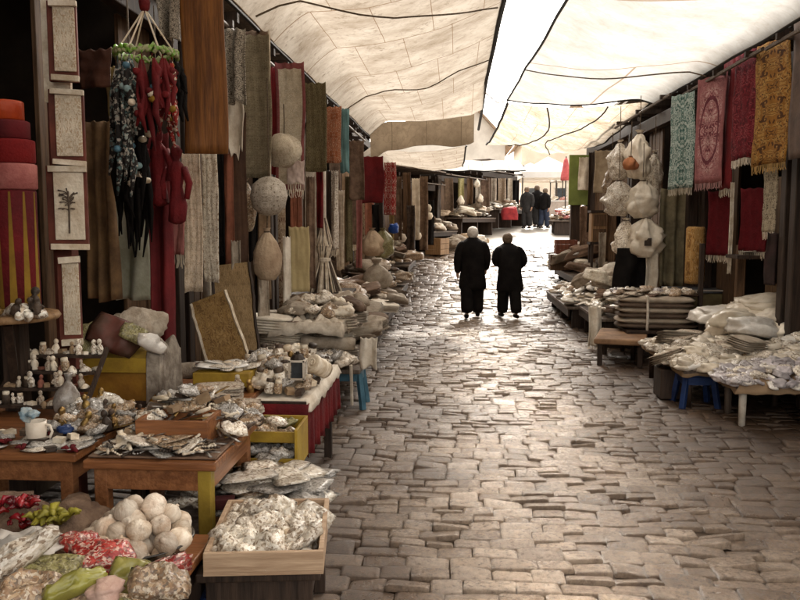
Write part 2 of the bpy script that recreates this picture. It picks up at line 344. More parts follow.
while y < 27:
    dep = rs.uniform(.12, .15) * (1 if y < 16 else 1.3)
    x = -2.7+rs.uniform(-.3, 0)
    while x < 3.9:
        wd = rs.uniform(.15, .26)*(1 if y < 16 else 1.25)
        j = .005
        x0, x1, y0, y1 = x+j/2, x+wd-j/2, y+j/2, y+dep-j/2
        hz = rs.uniform(-.007, .006); tx, ty = rs.gauss(0, .026), rs.gauss(0, .058)
        sk = [rs.uniform(-.012, .012) for _ in range(8)]
        ids = []
        for b_ in range(4):
            for a_ in range(4):
                u, v = (0, .1, .9, 1)[a_], (0, .13, .87, 1)[b_]
                px_ = x0+(x1-x0)*u+(sk[0] if v < .5 else sk[1])*(1 if 0 < u < 1 else .6)*.6; py_ = y0+(y1-y0)*v+(sk[2] if u < .5 else sk[3])*.7
                py_ += .02*math.sin(x*1.3+y*.4)
                ed = (a_ in (0, 3))+(b_ in (0, 3))
                z = gz(py_)+hz+tx*(u-.5)*wd*2+ty*(v-.5)*dep*2-(0, .005, .013)[ed]+rs.uniform(-.003, .003)
                z += .018*math.sin(px_*1.1+1)*math.sin(py_*.7)
                if px_ < -1.1: z += 0
                ids.append(mb.vert((px_, py_, z), (u, v)))
        for b_ in range(3):
            for a_ in range(3): mb.face(ids[b_*4+a_], ids[b_*4+a_+1], ids[b_*4+a_+5], ids[b_*4+a_+4])
        rim = [0, 1, 2, 3, 7, 11, 15, 14, 13, 12, 8, 4]
        low = [mb.vert((mb.v[ids[i]][0], mb.v[ids[i]][1], mb.v[ids[i]][2]-.035)) for i in rim]
        for k in range(12): mb.face(ids[rim[(k+1) % 12]], ids[rim[k]], low[k], low[(k+1) % 12])
        x += wd
    y += dep
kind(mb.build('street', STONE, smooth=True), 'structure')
mb = MB(); ys = [-60, -10, 0, 8, 14, 15, 16, 17, 18, 20, 24, 28, 32, 36, 38, 60, 120, 400]
mb.grid(lambda u, v: Vector((-300+600*u, ys[round(v*(len(ys)-1))], gz(ys[round(v*(len(ys)-1))])-.045)), 8, len(ys)-1)
kind(mb.build('ground', DIRT, smooth=True), 'structure')
mb = MB()
mb.grid(lambda u, v: Vector((-2.9+7*u, 1+26.2*v, gz(1+26.2*v)-.025+.018*math.sin((-2.9+7*u)*1.1+1)*math.sin((1+26.2*v)*.7)+.012*nz(u*30, v*110))), 70, 262)
kind(mb.build('joint_sand', DIRT, smooth=True), 'structure')
mb = MB(); ys2 = [26.8, 28, 30, 33, 36, 38, 45, 60, 90]
mb.grid(lambda u, v: Vector((-12+40*u, ys2[round(v*8)], gz(ys2[round(v*8)])-.012)), 6, 8)
kind(mb.build('plaza_paving', FARGROUND, smooth=True), 'structure')

# ------------------------------------------------------------------ shops
def plank_panel(parent, x, y0, y1, z0, z1, m, n=None, name='plank_wall'):
    mb = MB(); n = n or max(2, int(abs(y1-y0)/.17)); d = (y1-y0)/n
    for i in range(n):
        mb.box((x+U(-.012, .012), y0+d*(i+.5), (z0+z1)/2+U(-.02, .02)), (.03, abs(d)-.012, z1-z0))
    return mb.build(name, m, parent, bevel=.004)
def shop(side, y0, y1, xf, label, depth=2.4, z0=0, post=None, planks=((0, .25), (.8, 1)), pm=None, h=3.85, eave=.42, wallm=None):
    """one open-fronted shop; side -1 is the left row"""
    s = side; L = y1-y0; ym = (y0+y1)/2; t = thing('market_shop', label, 'shop', (0, 0, 0))
    xb = xf+s*depth; wm = wallm or DARKWALL
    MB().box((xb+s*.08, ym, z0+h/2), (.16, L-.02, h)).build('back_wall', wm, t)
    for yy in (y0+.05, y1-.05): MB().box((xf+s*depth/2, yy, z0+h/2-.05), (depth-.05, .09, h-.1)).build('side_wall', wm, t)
    MB().box((xf+s*(depth/2+.1), ym, z0+.06), (depth-.22, L-.2, .12)).build('plinth', DIRT, t, bevel=.01)
    mb = MB(); n = 9
    for i in range(n): mb.box((xf+s*(depth-eave)/2, y0+L*(i+.5)/n, z0+h+.05+(i % 2)*.012), (depth+eave+.3, L/n-.01, .04), Matrix.Rotation(s*.04, 3, 'Y'))
    rf = mb.build('roof', W_GREY, t)
    for i in range(int(L/.7)+1): MB().box((xf+s*(.15-eave/2+.05), y0+.15+i*(L-.3)/int(L/.7), z0+h-.09), (eave+.3, .07, .1)).build('rafter', W_DARK, rf)
    MB().box((xf-s*.05, ym, z0+h-.42), (.12, L, .2)).build('beam', W_DARK, t, bevel=.008)
    MB().tube([(xf-s*.42, y0+.02, z0+h-.3), (xf-s*.42, y1-.02, z0+h-.32)], .022).build('hanging_rail', W_GREY, t)
    for yy in (y0+.4, ym, y1-.4): MB().box((xf-s*.22, yy, z0+h-.28), (.5, .05, .06)).build('bracket', W_DARK, t)
    for a in (0, 1):
        yy = y0+.1 if a == 0 else y1-.1
        MB().box((xf-s*.05, yy, z0+(h-.5)/2), (.14, .14, h-.5)).build('post', post or W_DARK, t, bevel=.01)
    for a, b in planks: plank_panel(t, xf+s*.08, y0+.2+a*(L-.4), y0+.2+b*(L-.4), z0+.13, z0+h-.5, pm or W_PLANK)
    for k in range(3): MB().box((xb-s*.2, ym, z0+.9+.7*k), (.36, L-.5, .03)).build('shelf', W_DARK, t)
    return t
XL, XR = -2.5, 3.55
lsh = [(-1.5, 3.55, 'nearest left shop, dark and open behind the stack of red drums'), (3.6, 6.9, 'left shop with dark doorway behind the post of plaques and green ring mobile'),
       (6.95, 10.4, 'left shop with plank wall behind the hanging round mesh ball'), (10.45, 14.2, 'left shop behind the tall white bundle of sticks and teal striped cloth'),
       (14.25, 18.4, 'left shop behind the hanging dark red cloth'), (18.45, 23.5, 'last shop of the left row, next to the corner facing down the street')]
for i, (a, b, l) in enumerate(lsh):
    shop(-1, a, b, XL, l, z0=gz((a+b)/2) if a > 14 else 0, planks=[(), (((.36, .46), (.78, 1))), (((.05, .4), (.62, .95))), (((.0, .3), (.55, .9))), (((.1, .35), (.7, .95))), (((.0, .3), (.5, .7)))][i])
rsh = [(3.2, 8.6, 'nearest right shop behind the gold and red carpets'), (8.65, 11.6, 'right shop with dark opening behind the pink and green carpets'),
       (11.65, 15.6, 'right shop with brown shelves behind the hanging cream sacks'), (15.65, 20.9, 'last shop of the right row with green corner board')]
for i, (a, b, l) in enumerate(rsh):
    shop(1, a, b, XR if i < 2 else 3.4, l, z0=gz((a+b)/2) if a > 14 else 0, planks=[((.0, .5),), ((.7, 1),), ((.0, .2), (.6, .85)), ((.0, .3), (.6, 1))][i], h=3.85 if i < 3 else 3.75, eave=.3 if i < 2 else .15)
# beyond the last shop the left row swings to the right with the street
def swing(before, piv, ang):
    bpy.context.view_layer.update(); M = Matrix.Translation(piv) @ Matrix.Rotation(ang, 4, 'Z') @ Matrix.Translation(-piv)
    for o in set(bpy.data.objects)-before:
        if o.parent is None: o.matrix_world = M @ o.matrix_world
BEND, BANG = Vector((-2.3, 23.8, 0)), -R(22)
def bend_y(px, off=.4):
    """distance of the bent frontage seen at photo column px"""
    t = math.tan(-BANG); return (t*BEND.y-BEND.x-off)/(t-(px-456)/800)
mark = set(bpy.data.objects)
for i, (y0, y1, l) in enumerate(((23.8, 27.9, 'first shop of the bending row behind the hanging brown cloths'), (27.95, 32.2, 'second shop of the bending row behind the white bundles'), (32.25, 36.8, 'last shop of the bending row beside the bright square'))):
    shop(-1, y0, y1, -2.3, l, z0=gz((y0+y1)/2-.5), h=2.5, eave=.3, planks=[((.05, .3), (.6, .85)), ((.1, .3), (.55, .8)), ((.1, .5),)][i])
swing(mark, BEND, BANG)
def house(label, x0, x1, y0, y1, zg, h, rh, wm, rm, nwin=3):
    t = thing('town_house', label, 'house'); xm, ym = (x0+x1)/2, (y0+y1)/2
    mb = MB(); mb.box((xm, ym, zg+h/2), (x1-x0, y1-y0, h))
    a = [mb.vert((x0, y, zg+h-.001)) for y in (y0, y1)]; c = [mb.vert((x1, y, zg+h-.001)) for y in (y0, y1)]; p = [mb.vert((xm, y, zg+h+rh)) for y in (y0, y1)]
    mb.face(a[0], c[0], p[0]); mb.face(c[1], a[1], p[1]); mb.build('wall', wm, t)
    mb = MB()
    for sg in (-1, 1):
        e = Vector((xm+sg*(x1-x0)/2*1.12, ym, zg+h-.12*rh)); r_ = Vector((xm, ym, zg+h+rh+.05)); d = e-r_
        mb.box((e+r_)/2, (d.length, y1-y0+.8, .12), Matrix.Rotation(-math.atan2(d.z, d.x), 3, 'Y'))
    mb.build('roof', rm, t)
    for i in range(nwin):
        for k in range(max(1, int(h/3))):
            x = x0+(x1-x0)*(i+.5)/nwin; z = zg+1.6+2.8*k
            f = MB().box((x, y0-.03, z), (.95, .1, 1.35)).build('window', WHITEP, t); MB().box((x, y0-.09, z), (.75, .03, 1.15)).build('pane', mat('window_glass', (.05, .055, .06), rough=.1), f)
ROOFT = mat('sunned_roof_tile', (.36, .25, .17), (.22, .15, .1), scale=3)
house('pale house with tan roof seen through the gap between the awnings', -3.6, 2.6, 44, 52, gz(44), 4.2, 3.3, mat('pale_render', (.72, .66, .58), (.58, .52, .45), scale=1), ROOFT, 4)
house('cream house beyond the white tents at the end of the street', 4.6, 12, 58, 66, gz(58), 5.5, 2.5, mat('cream_render', (.7, .62, .52), (.6, .52, .42), scale=1), ROOFT, 4)

# ------------------------------------------------------------------ awnings
AW_L = awning_mat('old_canvas', (.36, .315, .262), (.225, .183, .14), (.1, .07, .045), (.15, .1, .065), 4, 11, .5, stains=1, crease=.18)
AW_FLAP = awning_mat('thick_canvas', (.2, .15, .1), (.13, .095, .062), (.08, .055, .035), (.07, .05, .03), 3, 1, .2, crease=.25)
AW_R = awning_mat('bleached_canvas', (.375, .362, .342), (.28, .264, .242), (.25, .2, .15), (.2, .15, .11), 1, 5, .62, stains=.25, crease=.2)
AW_RB = awning_mat('patched_canvas', (.5, .44, .365), (.33, .27, .2), (.22, .15, .09), (.2, .14, .09), 3, 5, .6, stains=.9, crease=.5)
AW_W = awning_mat('white_canopy', (.85, .83, .79), (.78, .75, .7), (.5, .44, .36), (.5, .45, .38), 2, 2, .7, stains=.2, crease=.1)
def sheet(name, label, fn, nu, nv, m, ropes=()):
    o = MB().grid(fn, nu, nv).build(name, m, smooth=True); tag(o, label, 'awning')
    for pts, r in ropes: MB().tube(pts, r, 5).build('edge_rope', BLACKROPE, o)
    return o
def lerp(a, b, t): return a+(b-a)*t
def nz(x, y, s=0): return noise.noise(Vector((x, y, s)))
def awnA(u, v):
    y = lerp(-2.5, 16.2, v); xl, xr = -1.74, .5
    x = lerp(xl, xr, u)
    z = lerp(3.76, 4.28, min(1, u*1.0))-.22*math.sin(math.pi*min(1, u))*(.8+.1*math.sin(y*1.1))
    if u < .16: z -= .27*(1-u/.16)**1.4                    # drooping hem on the shop side
    z += .03*nz(x*1.2, y*.7)+.008*nz(x*5, y*3, 4)
    if v > .93: z -= (v-.93)/.07*.32*(min(1, u*1.1))**2
    return Vector((x, y, z))
a = sheet('street_awning', 'large stained canvas awning over the left half of the street', awnA, 40, 110, AW_L,
          [([awnA(1, v/30)+Vector((.02, 0, .01)) for v in range(0, 29)]+[Vector((.56, 18.5, 4.25)), Vector((.6, 22.7, 4.3))], .035), ([awnA(0, v/30)+Vector((-.02, 0, -.02)) for v in range(31)], .018)])
def flap(u, v):
    p = awnA(u*.93, 1); return Vector((p.x, 16.24+.12*math.sin(v*2.2)+.03*math.sin(u*26)*v, p.z-v*(.52+.05*math.sin(u*9))))
MB().grid(flap, 30, 6).build('valance', AW_FLAP, a, smooth=True)
def awnB(u, v):
    y = lerp(16.7, 26.4, v); x = lerp(-2.0, .2, u)
    return Vector((x, y, lerp(3.32, 3.5, v)-.12*math.sin(math.pi*u)+.05*nz(x*1.5, y)+.05*math.sin(v*9)-(.2*(1-u/.1) if u < .1 else 0)))
sheet('street_awning', 'second left awning hanging lower beyond the dark valance', awnB, 20, 40, AW_L, [([awnB(1, v/20) for v in range(21)], .02)])
def awnC(u, v):
    x = lerp(1.55-.5*v, 3.12, u); far = lerp(17.1, 13.2, u); y = lerp(-2.5, far, v)
    z = lerp(4.3, 3.74, u)-.10*math.sin(math.pi*u)+.035*nz(x*1.3, y*.8, 7)-.02*abs(math.sin(y*.9))
    if u > .9: z -= .10*((u-.9)/.1)**1.5
    return Vector((x, y, z))
sheet('street_awning', 'bright white awning stretched over the right side of the street', awnC, 36, 90, AW_R,
      [([awnC(0, v/40)+Vector((-.01, 0, .012*nz(v*9, 0))) for v in range(41)], .02), ([awnC(1, v/30) for v in range(31)], .018), ([awnC(u/14, 1) for u in range(15)], .022)])
def awnD(u, v):
    x = lerp(lerp(1.06, .92, v), 3.15, u); y = lerp(lerp(17.3, 13.4, u), lerp(25.5, 22.5, u), v)
    z = lerp(4.22, 3.68, u)-.2*math.sin(math.pi*v)-.1*math.sin(math.pi*u)+.12*math.sin(u*9+v*5)*v*.8+.06*nz(x*2, y*1.4, 2)*min(1, v*3)+.03
    return Vector((x, y, z))
sheet('street_awning', 'patched and puckered awning hanging beyond the white right awning', awnD, 36, 40, AW_RB,
      [([awnD(0, v/20) for v in range(21)], .03), ([awnD(.33+.12*math.sin(v/4), v/20)-Vector((0, 0, .02)) for v in range(21)], .016), ([awnD(.66+.1*math.sin(v/3+1), v/20)-Vector((0, 0, .02)) for v in range(21)], .014), ([awnD(1, v/20) for v in range(21)], .02)])
def awnE(u, v):
    return Vector((lerp(-.45, 2.25, u), lerp(26.5, 29.6, v), lerp(3.42, 3.98, v)-.04*abs(math.sin(u*9))))
o = sheet('shop_canopy', 'small white canopy slung across the street at the bend', awnE, 16, 6, AW_W, [([awnE(u/12, 0) for u in range(13)], .02)])
def rope(label, pts, r=.012): return tag(MB().tube(pts, r, 5).build('rope', ROPE), label, 'rope')
p0, p1 = awnA(.02, .52), awnA(.98, .655); rope('rope running diagonally under the large stained left awning', [awnA(lerp(.02, .98, k/14), lerp(.5, .64, k/14))-Vector((0, 0, .03)) for k in range(15)], .009)
rope('crosswise rope tied under the stained left awning near its far hem', [awnA(k/14, .80+.01*math.sin(k))-Vector((0, 0, .025)) for k in range(15)], .009)
rope('rope slung under the white right awning to the shop eaves', [awnC(k/14, .83)-Vector((0, 0, .03)) for k in range(15)], .01)
rope('rope strung across the sky gap between the two big awnings', [Vector((.52, 15.6, 4.22)), Vector((.8, 16.2, 4.1)), Vector((1.06, 17.0, 4.25))], .012)

# ------------------------------------------------------------------ hanging cloths
def cloth(name, label, cat, A, B, drop, m, group=None, waves=2.5, amp=.025, jag=.0, nu=14, nv=18, thick=.008, fringe=None, taper=0, cord=None, twist=0):
    A, B = Vector(A), Vector(B); d = B-A; n = Vector((-d.y, d.x, 0)).normalized(); ph = U(0, 6)
    def fn(u, v):
        k = 1-taper*v; uu = .5+(u-.5)*k
        s = 1.6*amp*(.35+.65*v)*math.sin(u*waves*6.28+ph+v*.8+.6*nz(u*2, v*2, ph))+.012*nz(u*9, v*5, ph)*(1 if thick < .018 else .2)+.4*amp*nz(u*3+ph, v*4)+twist*v*(u-.5)
        jz = jag*nz(u*6+ph, 3) if v > .93 else 0
        soft = 0 if thick > .018 else 1
        sag = .016*abs(math.sin(u*9.42))*soft*(1-v)+.022*soft*v*nz(u*2.2+ph, 8)
        return d*uu*(1+.05*soft*nz(v*2.5, ph, 2))+n*s+Vector((0, 0, -drop*v*(1+jz)-sag))+d*(.03*math.sin(v*5+ph)+.05*soft*nz(v*1.7, ph, 5)*v)
    o = MB().grid(fn, nu, nv).build(name, m, smooth=True, solid=thick); o.location = A; tag(o, label, cat, group)
    if fringe:
        mb = MB(); kx = max(10, int(d.length/.02))
        for i in range(kx):
            q = fn((i+.5)/kx, 1); mb.tube([q+Vector((0, 0, .01)), q+Vector((U(-.006, .006), U(-.006, .006), -.05)), q+Vector((U(-.012, .012), U(-.01, .01), -U(.07, .1)))], .004, 4)
        mb.build('fringe', fringe, o)
    if cord is not None:
        mb = MB()
        for u in (.15, .85): q = fn(u, 0); mb.tube([q, q+Vector((0, 0, cord))], .006, 4)
        mb.build('hanging_cord', ROPE, o)
    return o
def cl(name, label, cat, xl, xr, yt, yb, YL, m, YR=None, **k):
    YR = YR or YL; A = P(xl, yt, YL); B = P(xr, yt, YR); B.z = A.z; drop = A.z-P(xl, yb, YL).z
    return cloth(name, label, cat, A, B, drop, m, **k)

# ------------------------------------------------------------------ small goods: shared shapes
PR = {}
def proto(key, mb, nm=1, smooth=True):
    me = mb.mesh(key, smooth)
    for _ in range(nm): me.materials.append(None)
    PR.setdefault(key, []).append(me)
for k in range(7): proto('packet', MB().pillow(.17, .125, .05, 11, 9, seed=k*7.3, jit=.6))
for k in range(5): proto('lump', MB().blob(.2, .155, .1, 20, 13, jit=.42, seed=k*5.1+2, wr=.1))
for k in range(4): proto('flat', MB().pillow(.25, .17, .016, 6, 5, jit=.4, seed=k*3.3))
for k in range(4):
    mb = MB(); a, b, h_ = U(.07, .15), U(.05, .1), U(.03, .06); mb.box((0, 0, h_/2), (a, b, h_)); mb.box((0, 0, h_+.001), (a*1.02, b*1.02, .012)); proto('carton', mb, smooth=False)
for k in range(4):
    prof = [(.012, -.04), (.03, -.036), (.046, -.018), (.05, .004), (.046, .024), (.034, .038), (.018, .046), (.009, .05), (.007, .058)]
    mb = MB().lathe(prof, 14, jit=.16, freq=1.6); proto('bulb', mb)
for k in range(5):
    prof = [(.004, -.03), (.022, -.026), (.03, -.008), (.027, .008), (.018, .02), (.006, .03)]
    mb = MB().lathe(prof, 9, jit=.5, sq=(1.4, .9), freq=2.2); proto('shell', mb)
for k in range(3):
    mb = MB().lathe([(.03, 0), (.036, .006), (.036, .07), (.03, .085), (.024, .088)], 12); mb.cur = 1; mb.lathe([(.028, .086), (.03, .09), (.03, .11), (.026, .114)], 12); proto('jar', mb, 2)
for k in range(4):
    mb = MB().lathe([(.02, 0), (.026, .004), (.022, .02), (.03, .05), (.02, .075), (.01, .085), (.018, .095), (.02, .11), (.014, .124), (.004, .13)], 10, jit=.25); mb.tube([(.022, 0, .066), (.04, .01, .045), (.025, .02, .03)], .007, 5); proto('figurine', mb)
for k in range(3):
    mb = MB(); mb.box((.07, 0, .008), (.14, .022, .004), Matrix.Rotation(.06*k, 3, 'Z')); mb.cur = 1; mb.tube([(0, 0, .008), (-.05, .003, .01), (-.1, 0, .008)], [.011, .013, .01], 7); proto('knife', mb, 2)
proto('plate', MB().lathe([(.05, 0), (.055, .004), (.085, .02), (.09, .022), (.085, .024), (.05, .009)], 20))
for k in range(3):
    mb = MB(); n = 18
    for i in range(n):
        a = 6.283*i/n; mb.lathe([(.003, -.008), (.009, -.004), (.009, .004), (.003, .008)], 6, c=(.055*math.cos(a)*(1+.2*math.sin(2*a+k)), .05*math.sin(a)*(1+.2*math.cos(3*a+k)), .01))
    proto('beads', mb)
for k in range(3):
    mb = MB(); L_ = .5; n = 18
    for s_ in (0,):
        prof = []
        for i in range(9): prof.append((.06*(1+.05*math.sin(i*1.7+k))*(.92 if i in (0, 8) else 1), -L_/2+L_*i/8))
        mb.lathe(prof, 14, jit=.06, rot=Matrix.Rotation(math.pi/2, 3, 'Y'))
        for e in (-1, 1):
            pts = [(e*(L_/2+.002), .052*math.cos(t*.5)*(1-t/30), .052*math.sin(t*.5)*(1-t/30)) for t in range(28)]; mb.tube(pts, .006, 4)
    proto('roll', mb)
for k in range(4):
    mb = MB(); z = 0
    for i in range(5+k % 2):
        h = U(.016, .028); mb.pillow(.36+U(-.02, .02), .28+U(-.02, .02), h*1.25, 8, 7, jit=.15, c=(U(-.01, .01), U(-.01, .01), z), seed=k*9+i); z += h
    proto('folded', mb)
for k in range(4): proto('sack', MB().blob(.62, .42, .30, 32, 20, jit=.36, seed=k*4.7+1, wr=.07))
for k in range(3):
    prof = [(.03, 0), (.14, .01), (.2, .08), (.22, .17), (.19, .28), (.11, .37), (.05, .42), (.035, .44), (.06, .48), (.085, .53), (.07, .535)]
    proto('tied_bag', MB().lathe(prof, 18, jit=.3, freq=1.8))
for k in range(3):
    mb = MB()
    for i in range(5):
        a = U(-.6, .6); mb.tube([(0, 0, 0), (.03*math.sin(a+i), .03*math.cos(i*2.), .03), (.06*math.sin(a+i), .06*math.cos(i*2.), .02)], [.012, .016, .006], 5)
    proto('pepper', mb)
for k in range(3):
    mb = MB(); mb.box((0, 0, .02), (.11, .11, .04)); mb.lathe([(.05, .04), (.05, .05), (.03, .09), (.018, .1), (.02, .12)], 8); proto('trinket_box', mb, smooth=False)

def put(key, name, label, cat, loc, rot=(0, 0, 0), sc=1., mats=None, group=None):
    me = random.choice(PR[key]); o = bpy.data.objects.new(name, me); COL.objects.link(o)
    o.location = loc; o.rotation_euler = rot; o.scale = (sc, sc, sc) if not isinstance(sc, tuple) else sc
    mats = mats if isinstance(mats, (list, tuple)) else [mats]
    for i, m in enumerate(mats):
        if i < len(o.material_slots): o.material_slots[i].link = 'OBJECT'; o.material_slots[i].material = m
    return tag(o, label, cat, group)
def heap(kinds, x0, x1, y0, y1, z, n, dome=.1, tilt=.35, sc=(.85, 1.2), zs=1.):
    """goods piled over a rectangle; kinds = [(weight, shape, name, label, category, group, materials)]"""
    W = [k[0] for k in kinds]; nx = max(1, round((n*(x1-x0)/max(.01, y1-y0))**.5)); ny = max(1, math.ceil(n/nx)); c = 0
    cellsl = [(i, j) for i in range(nx) for j in range(ny)]; random.shuffle(cellsl)
    for i, j in cellsl[:n]:
        u, v = (i+U(.1, .9))/nx, (j+U(.1, .9))/ny
        r = min(1, max(abs(u*2-1), abs(v*2-1))); hz = dome*(1-r**2.2)
        k = random.choices(kinds, W)[0]; up = U(.6, 1) if dome > .03 else 1
        if random.random() < .25: up = U(0, .6)
        ms = k[6]; ms = random.choice(ms) if isinstance(ms, list) else ms
        s = U(*sc)
        put(k[1], k[2], k[3], k[4], (lerp(x0, x1, u), lerp(y0, y1, v), z+hz*up+U(0, .006)), (U(-tilt, tilt), U(-tilt, tilt), U(0, 6.28)), s if zs == 1 else (s, s, s*zs), ms, k[5])
def fill(x0, x1, y0, y1, z, m, name, label, dome, cat='cover cloth', jit=.04, over=.02, drop=.06):
    """the cloth or sheet the goods lie on, humped up under the pile and hanging over the board's edge"""
    def fn(u, v):
        x, y = lerp(x0-over, x1+over, u), lerp(y0-over, y1+over, v); r = min(1, max(abs(u*2-1), abs(v*2-1)))
        zz = z+dome*(1-r**2.4)+jit*(nz(x*6, y*6)+.5*nz(x*15, y*13, 3)-.5*(1-abs(nz(x*9, y*8, 7)))**5)*(.3+(1-r))
        if r > .93: zz = z+.004-drop*(r-.93)/.07*(1+.5*nz(x*8, y*8, 5))
        return Vector((x, y, zz))
    o = MB().grid(fn, 60, 60).build(name, m, smooth=True, solid=.006); return tag(o, label, cat)

def table(name, label, x0, x1, y0, y1, z, mt, ml=None, leg=.055, th=.035, apron=.09, base=0, cat='table', gap=.03, legs=True, labels=None):
    t = thing(name, label, cat, ((x0+x1)/2, (y0+y1)/2, base)); dx, dy = x1-x0, y1-y0; h = z-base; ml = ml or mt
    MB().box((0, 0, h-th/2), (dx, dy, th)).build('tabletop', mt, t, bevel=.006)
    if apron:
        mb = MB()
        for s in (-1, 1): mb.box((0, s*(dy/2-gap-.012), h-th-apron/2), (dx-2*gap-.02, .022, apron)); mb.box((s*(dx/2-gap-.012), 0, h-th-apron/2), (.022, dy-2*gap-.07, apron))
        mb.build('apron', mt if ml is mt else ml, t, bevel=.003)
    if legs:
        for sx in (-1, 1):
            for sy in (-1, 1):
                o = MB().box((sx*(dx/2-gap-leg/2), sy*(dy/2-gap-leg/2), (h-th)/2), (leg, leg, h-th)).build('leg', ml, t, bevel=.005)
    return t
def tray(name, label, x0, x1, y0, y1, z, h, m, th=.018, cat='tray'):
    t = thing(name, label, cat, ((x0+x1)/2, (y0+y1)/2, z)); dx, dy = x1-x0, y1-y0
    MB().box((0, 0, .006), (dx, dy, .012)).build('bottom', m, t)
    for s in (-1, 1):
        MB().box((0, s*(dy/2-th/2), .012+h/2), (dx, th, h)).build('side_board', m, t, bevel=.002)
        MB().box((s*(dx/2-th/2), 0, .012+h/2+.002), (th, dy-2*th-.002, h)).build('end_board', m, t, bevel=.002)
    return t
def crate(name, label, c, d, m, rz=0, open_top=True, cat='crate', slats=3):
    t = thing(name, label, cat, c, rz); dx, dy, dz = d; sh = dz/slats
    mb = MB()
    for s in (-1, 1):
        for k in range(slats):
            mb.box((0, s*(dy/2-.008), sh*(k+.5)), (dx, .014, sh-.012)); mb.box((s*(dx/2-.008), 0, sh*(k+.5)), (.014, dy-.034, sh-.012))
    mb.build('side_slats', m, t, bevel=.002)
    MB().box((0, 0, .008), (dx-.03, dy-.03, .014)).build('bottom', m, t)
    mb = MB()
    for sx in (-1, 1):
        for sy in (-1, 1): mb.box((sx*(dx/2-.03), sy*(dy/2-.03), dz/2), (.025, .025, dz-.002))
    mb.build('corner_post', m, t); return t
def stool(label, x, y, h, m, w_=.32, base=0):
    """moulded plastic stool: seat slab and four splayed legs"""
    t = thing('plastic_stool', label, 'stool', (x, y, base))
    MB().box((0, 0, h-.02), (w_, w_, .04)).build('seat', m, t, bevel=.012)
    for sx in (-1, 1):
        for sy in (-1, 1): MB().bar((sx*w_*.56, sy*w_*.56, 0), (sx*w_*.42, sy*w_*.42, h-.04), .05, .05).build('leg', m, t, bevel=.006)
    mb = MB()
    for s in (-1, 1): mb.box((0, s*w_*.46, h-.075), (w_*.8, .02, .07)); mb.box((s*w_*.46, 0, h-.075), (.02, w_*.8, .07))
    mb.build('skirt', m, t); return t
def sackbag(name, label, cat, top, r, h, m, group=None, neck=.25, jit=.22, cord=.25):
    """soft bag hanging from its tied neck"""
    prof = [(.02, -h), (r*.55, -h*.985), (r*.88, -h*.86), (r, -h*.66), (r*.92, -h*.46), (r*.66, -h*.27), (r*.34, -h*.13), (r*.16, -h*.07), (r*.2, -h*.03), (r*.3, 0), (r*.1, 0)]
    fine = []
    for (ra, za), (rb, zb_) in zip(prof, prof[1:]):
        for q in range(3): fine.append((lerp(ra, rb, q/3), lerp(za, zb_, q/3)))
    fine.append(prof[-1]); mbs = MB().lathe(fine, 40, jit=jit, freq=1.7, seed=U(0, 90)); sd = U(0, 9)
    for i_, (x_, y_, z_) in enumerate(mbs.v):                 # gathers running down from the tied neck
        a_ = math.atan2(y_, x_); k_ = 1+.07*math.sin(a_*13+sd+2*nz(x_*6, z_*5, sd))*max(0, 1+z_/h*1.25)+.05*nz(x_/r*2.2+sd, y_/r*2.2, z_/r*2.2)
        mbs.v[i_] = (x_*k_, y_*k_, z_)
    o = mbs.build(name, m, smooth=True, loc=top); tag(o, label, cat, group)
    MB().tube([(0, 0, -h*.05), (.005, 0, cord*.5), (0, 0, cord)], .006, 5).build('hanging_cord', ROPE, o)
    MB().lathe([(r*.2, -h*.085), (r*.24, -h*.07), (r*.2, -h*.055)], 10).build('tie', ROPE, o); return o

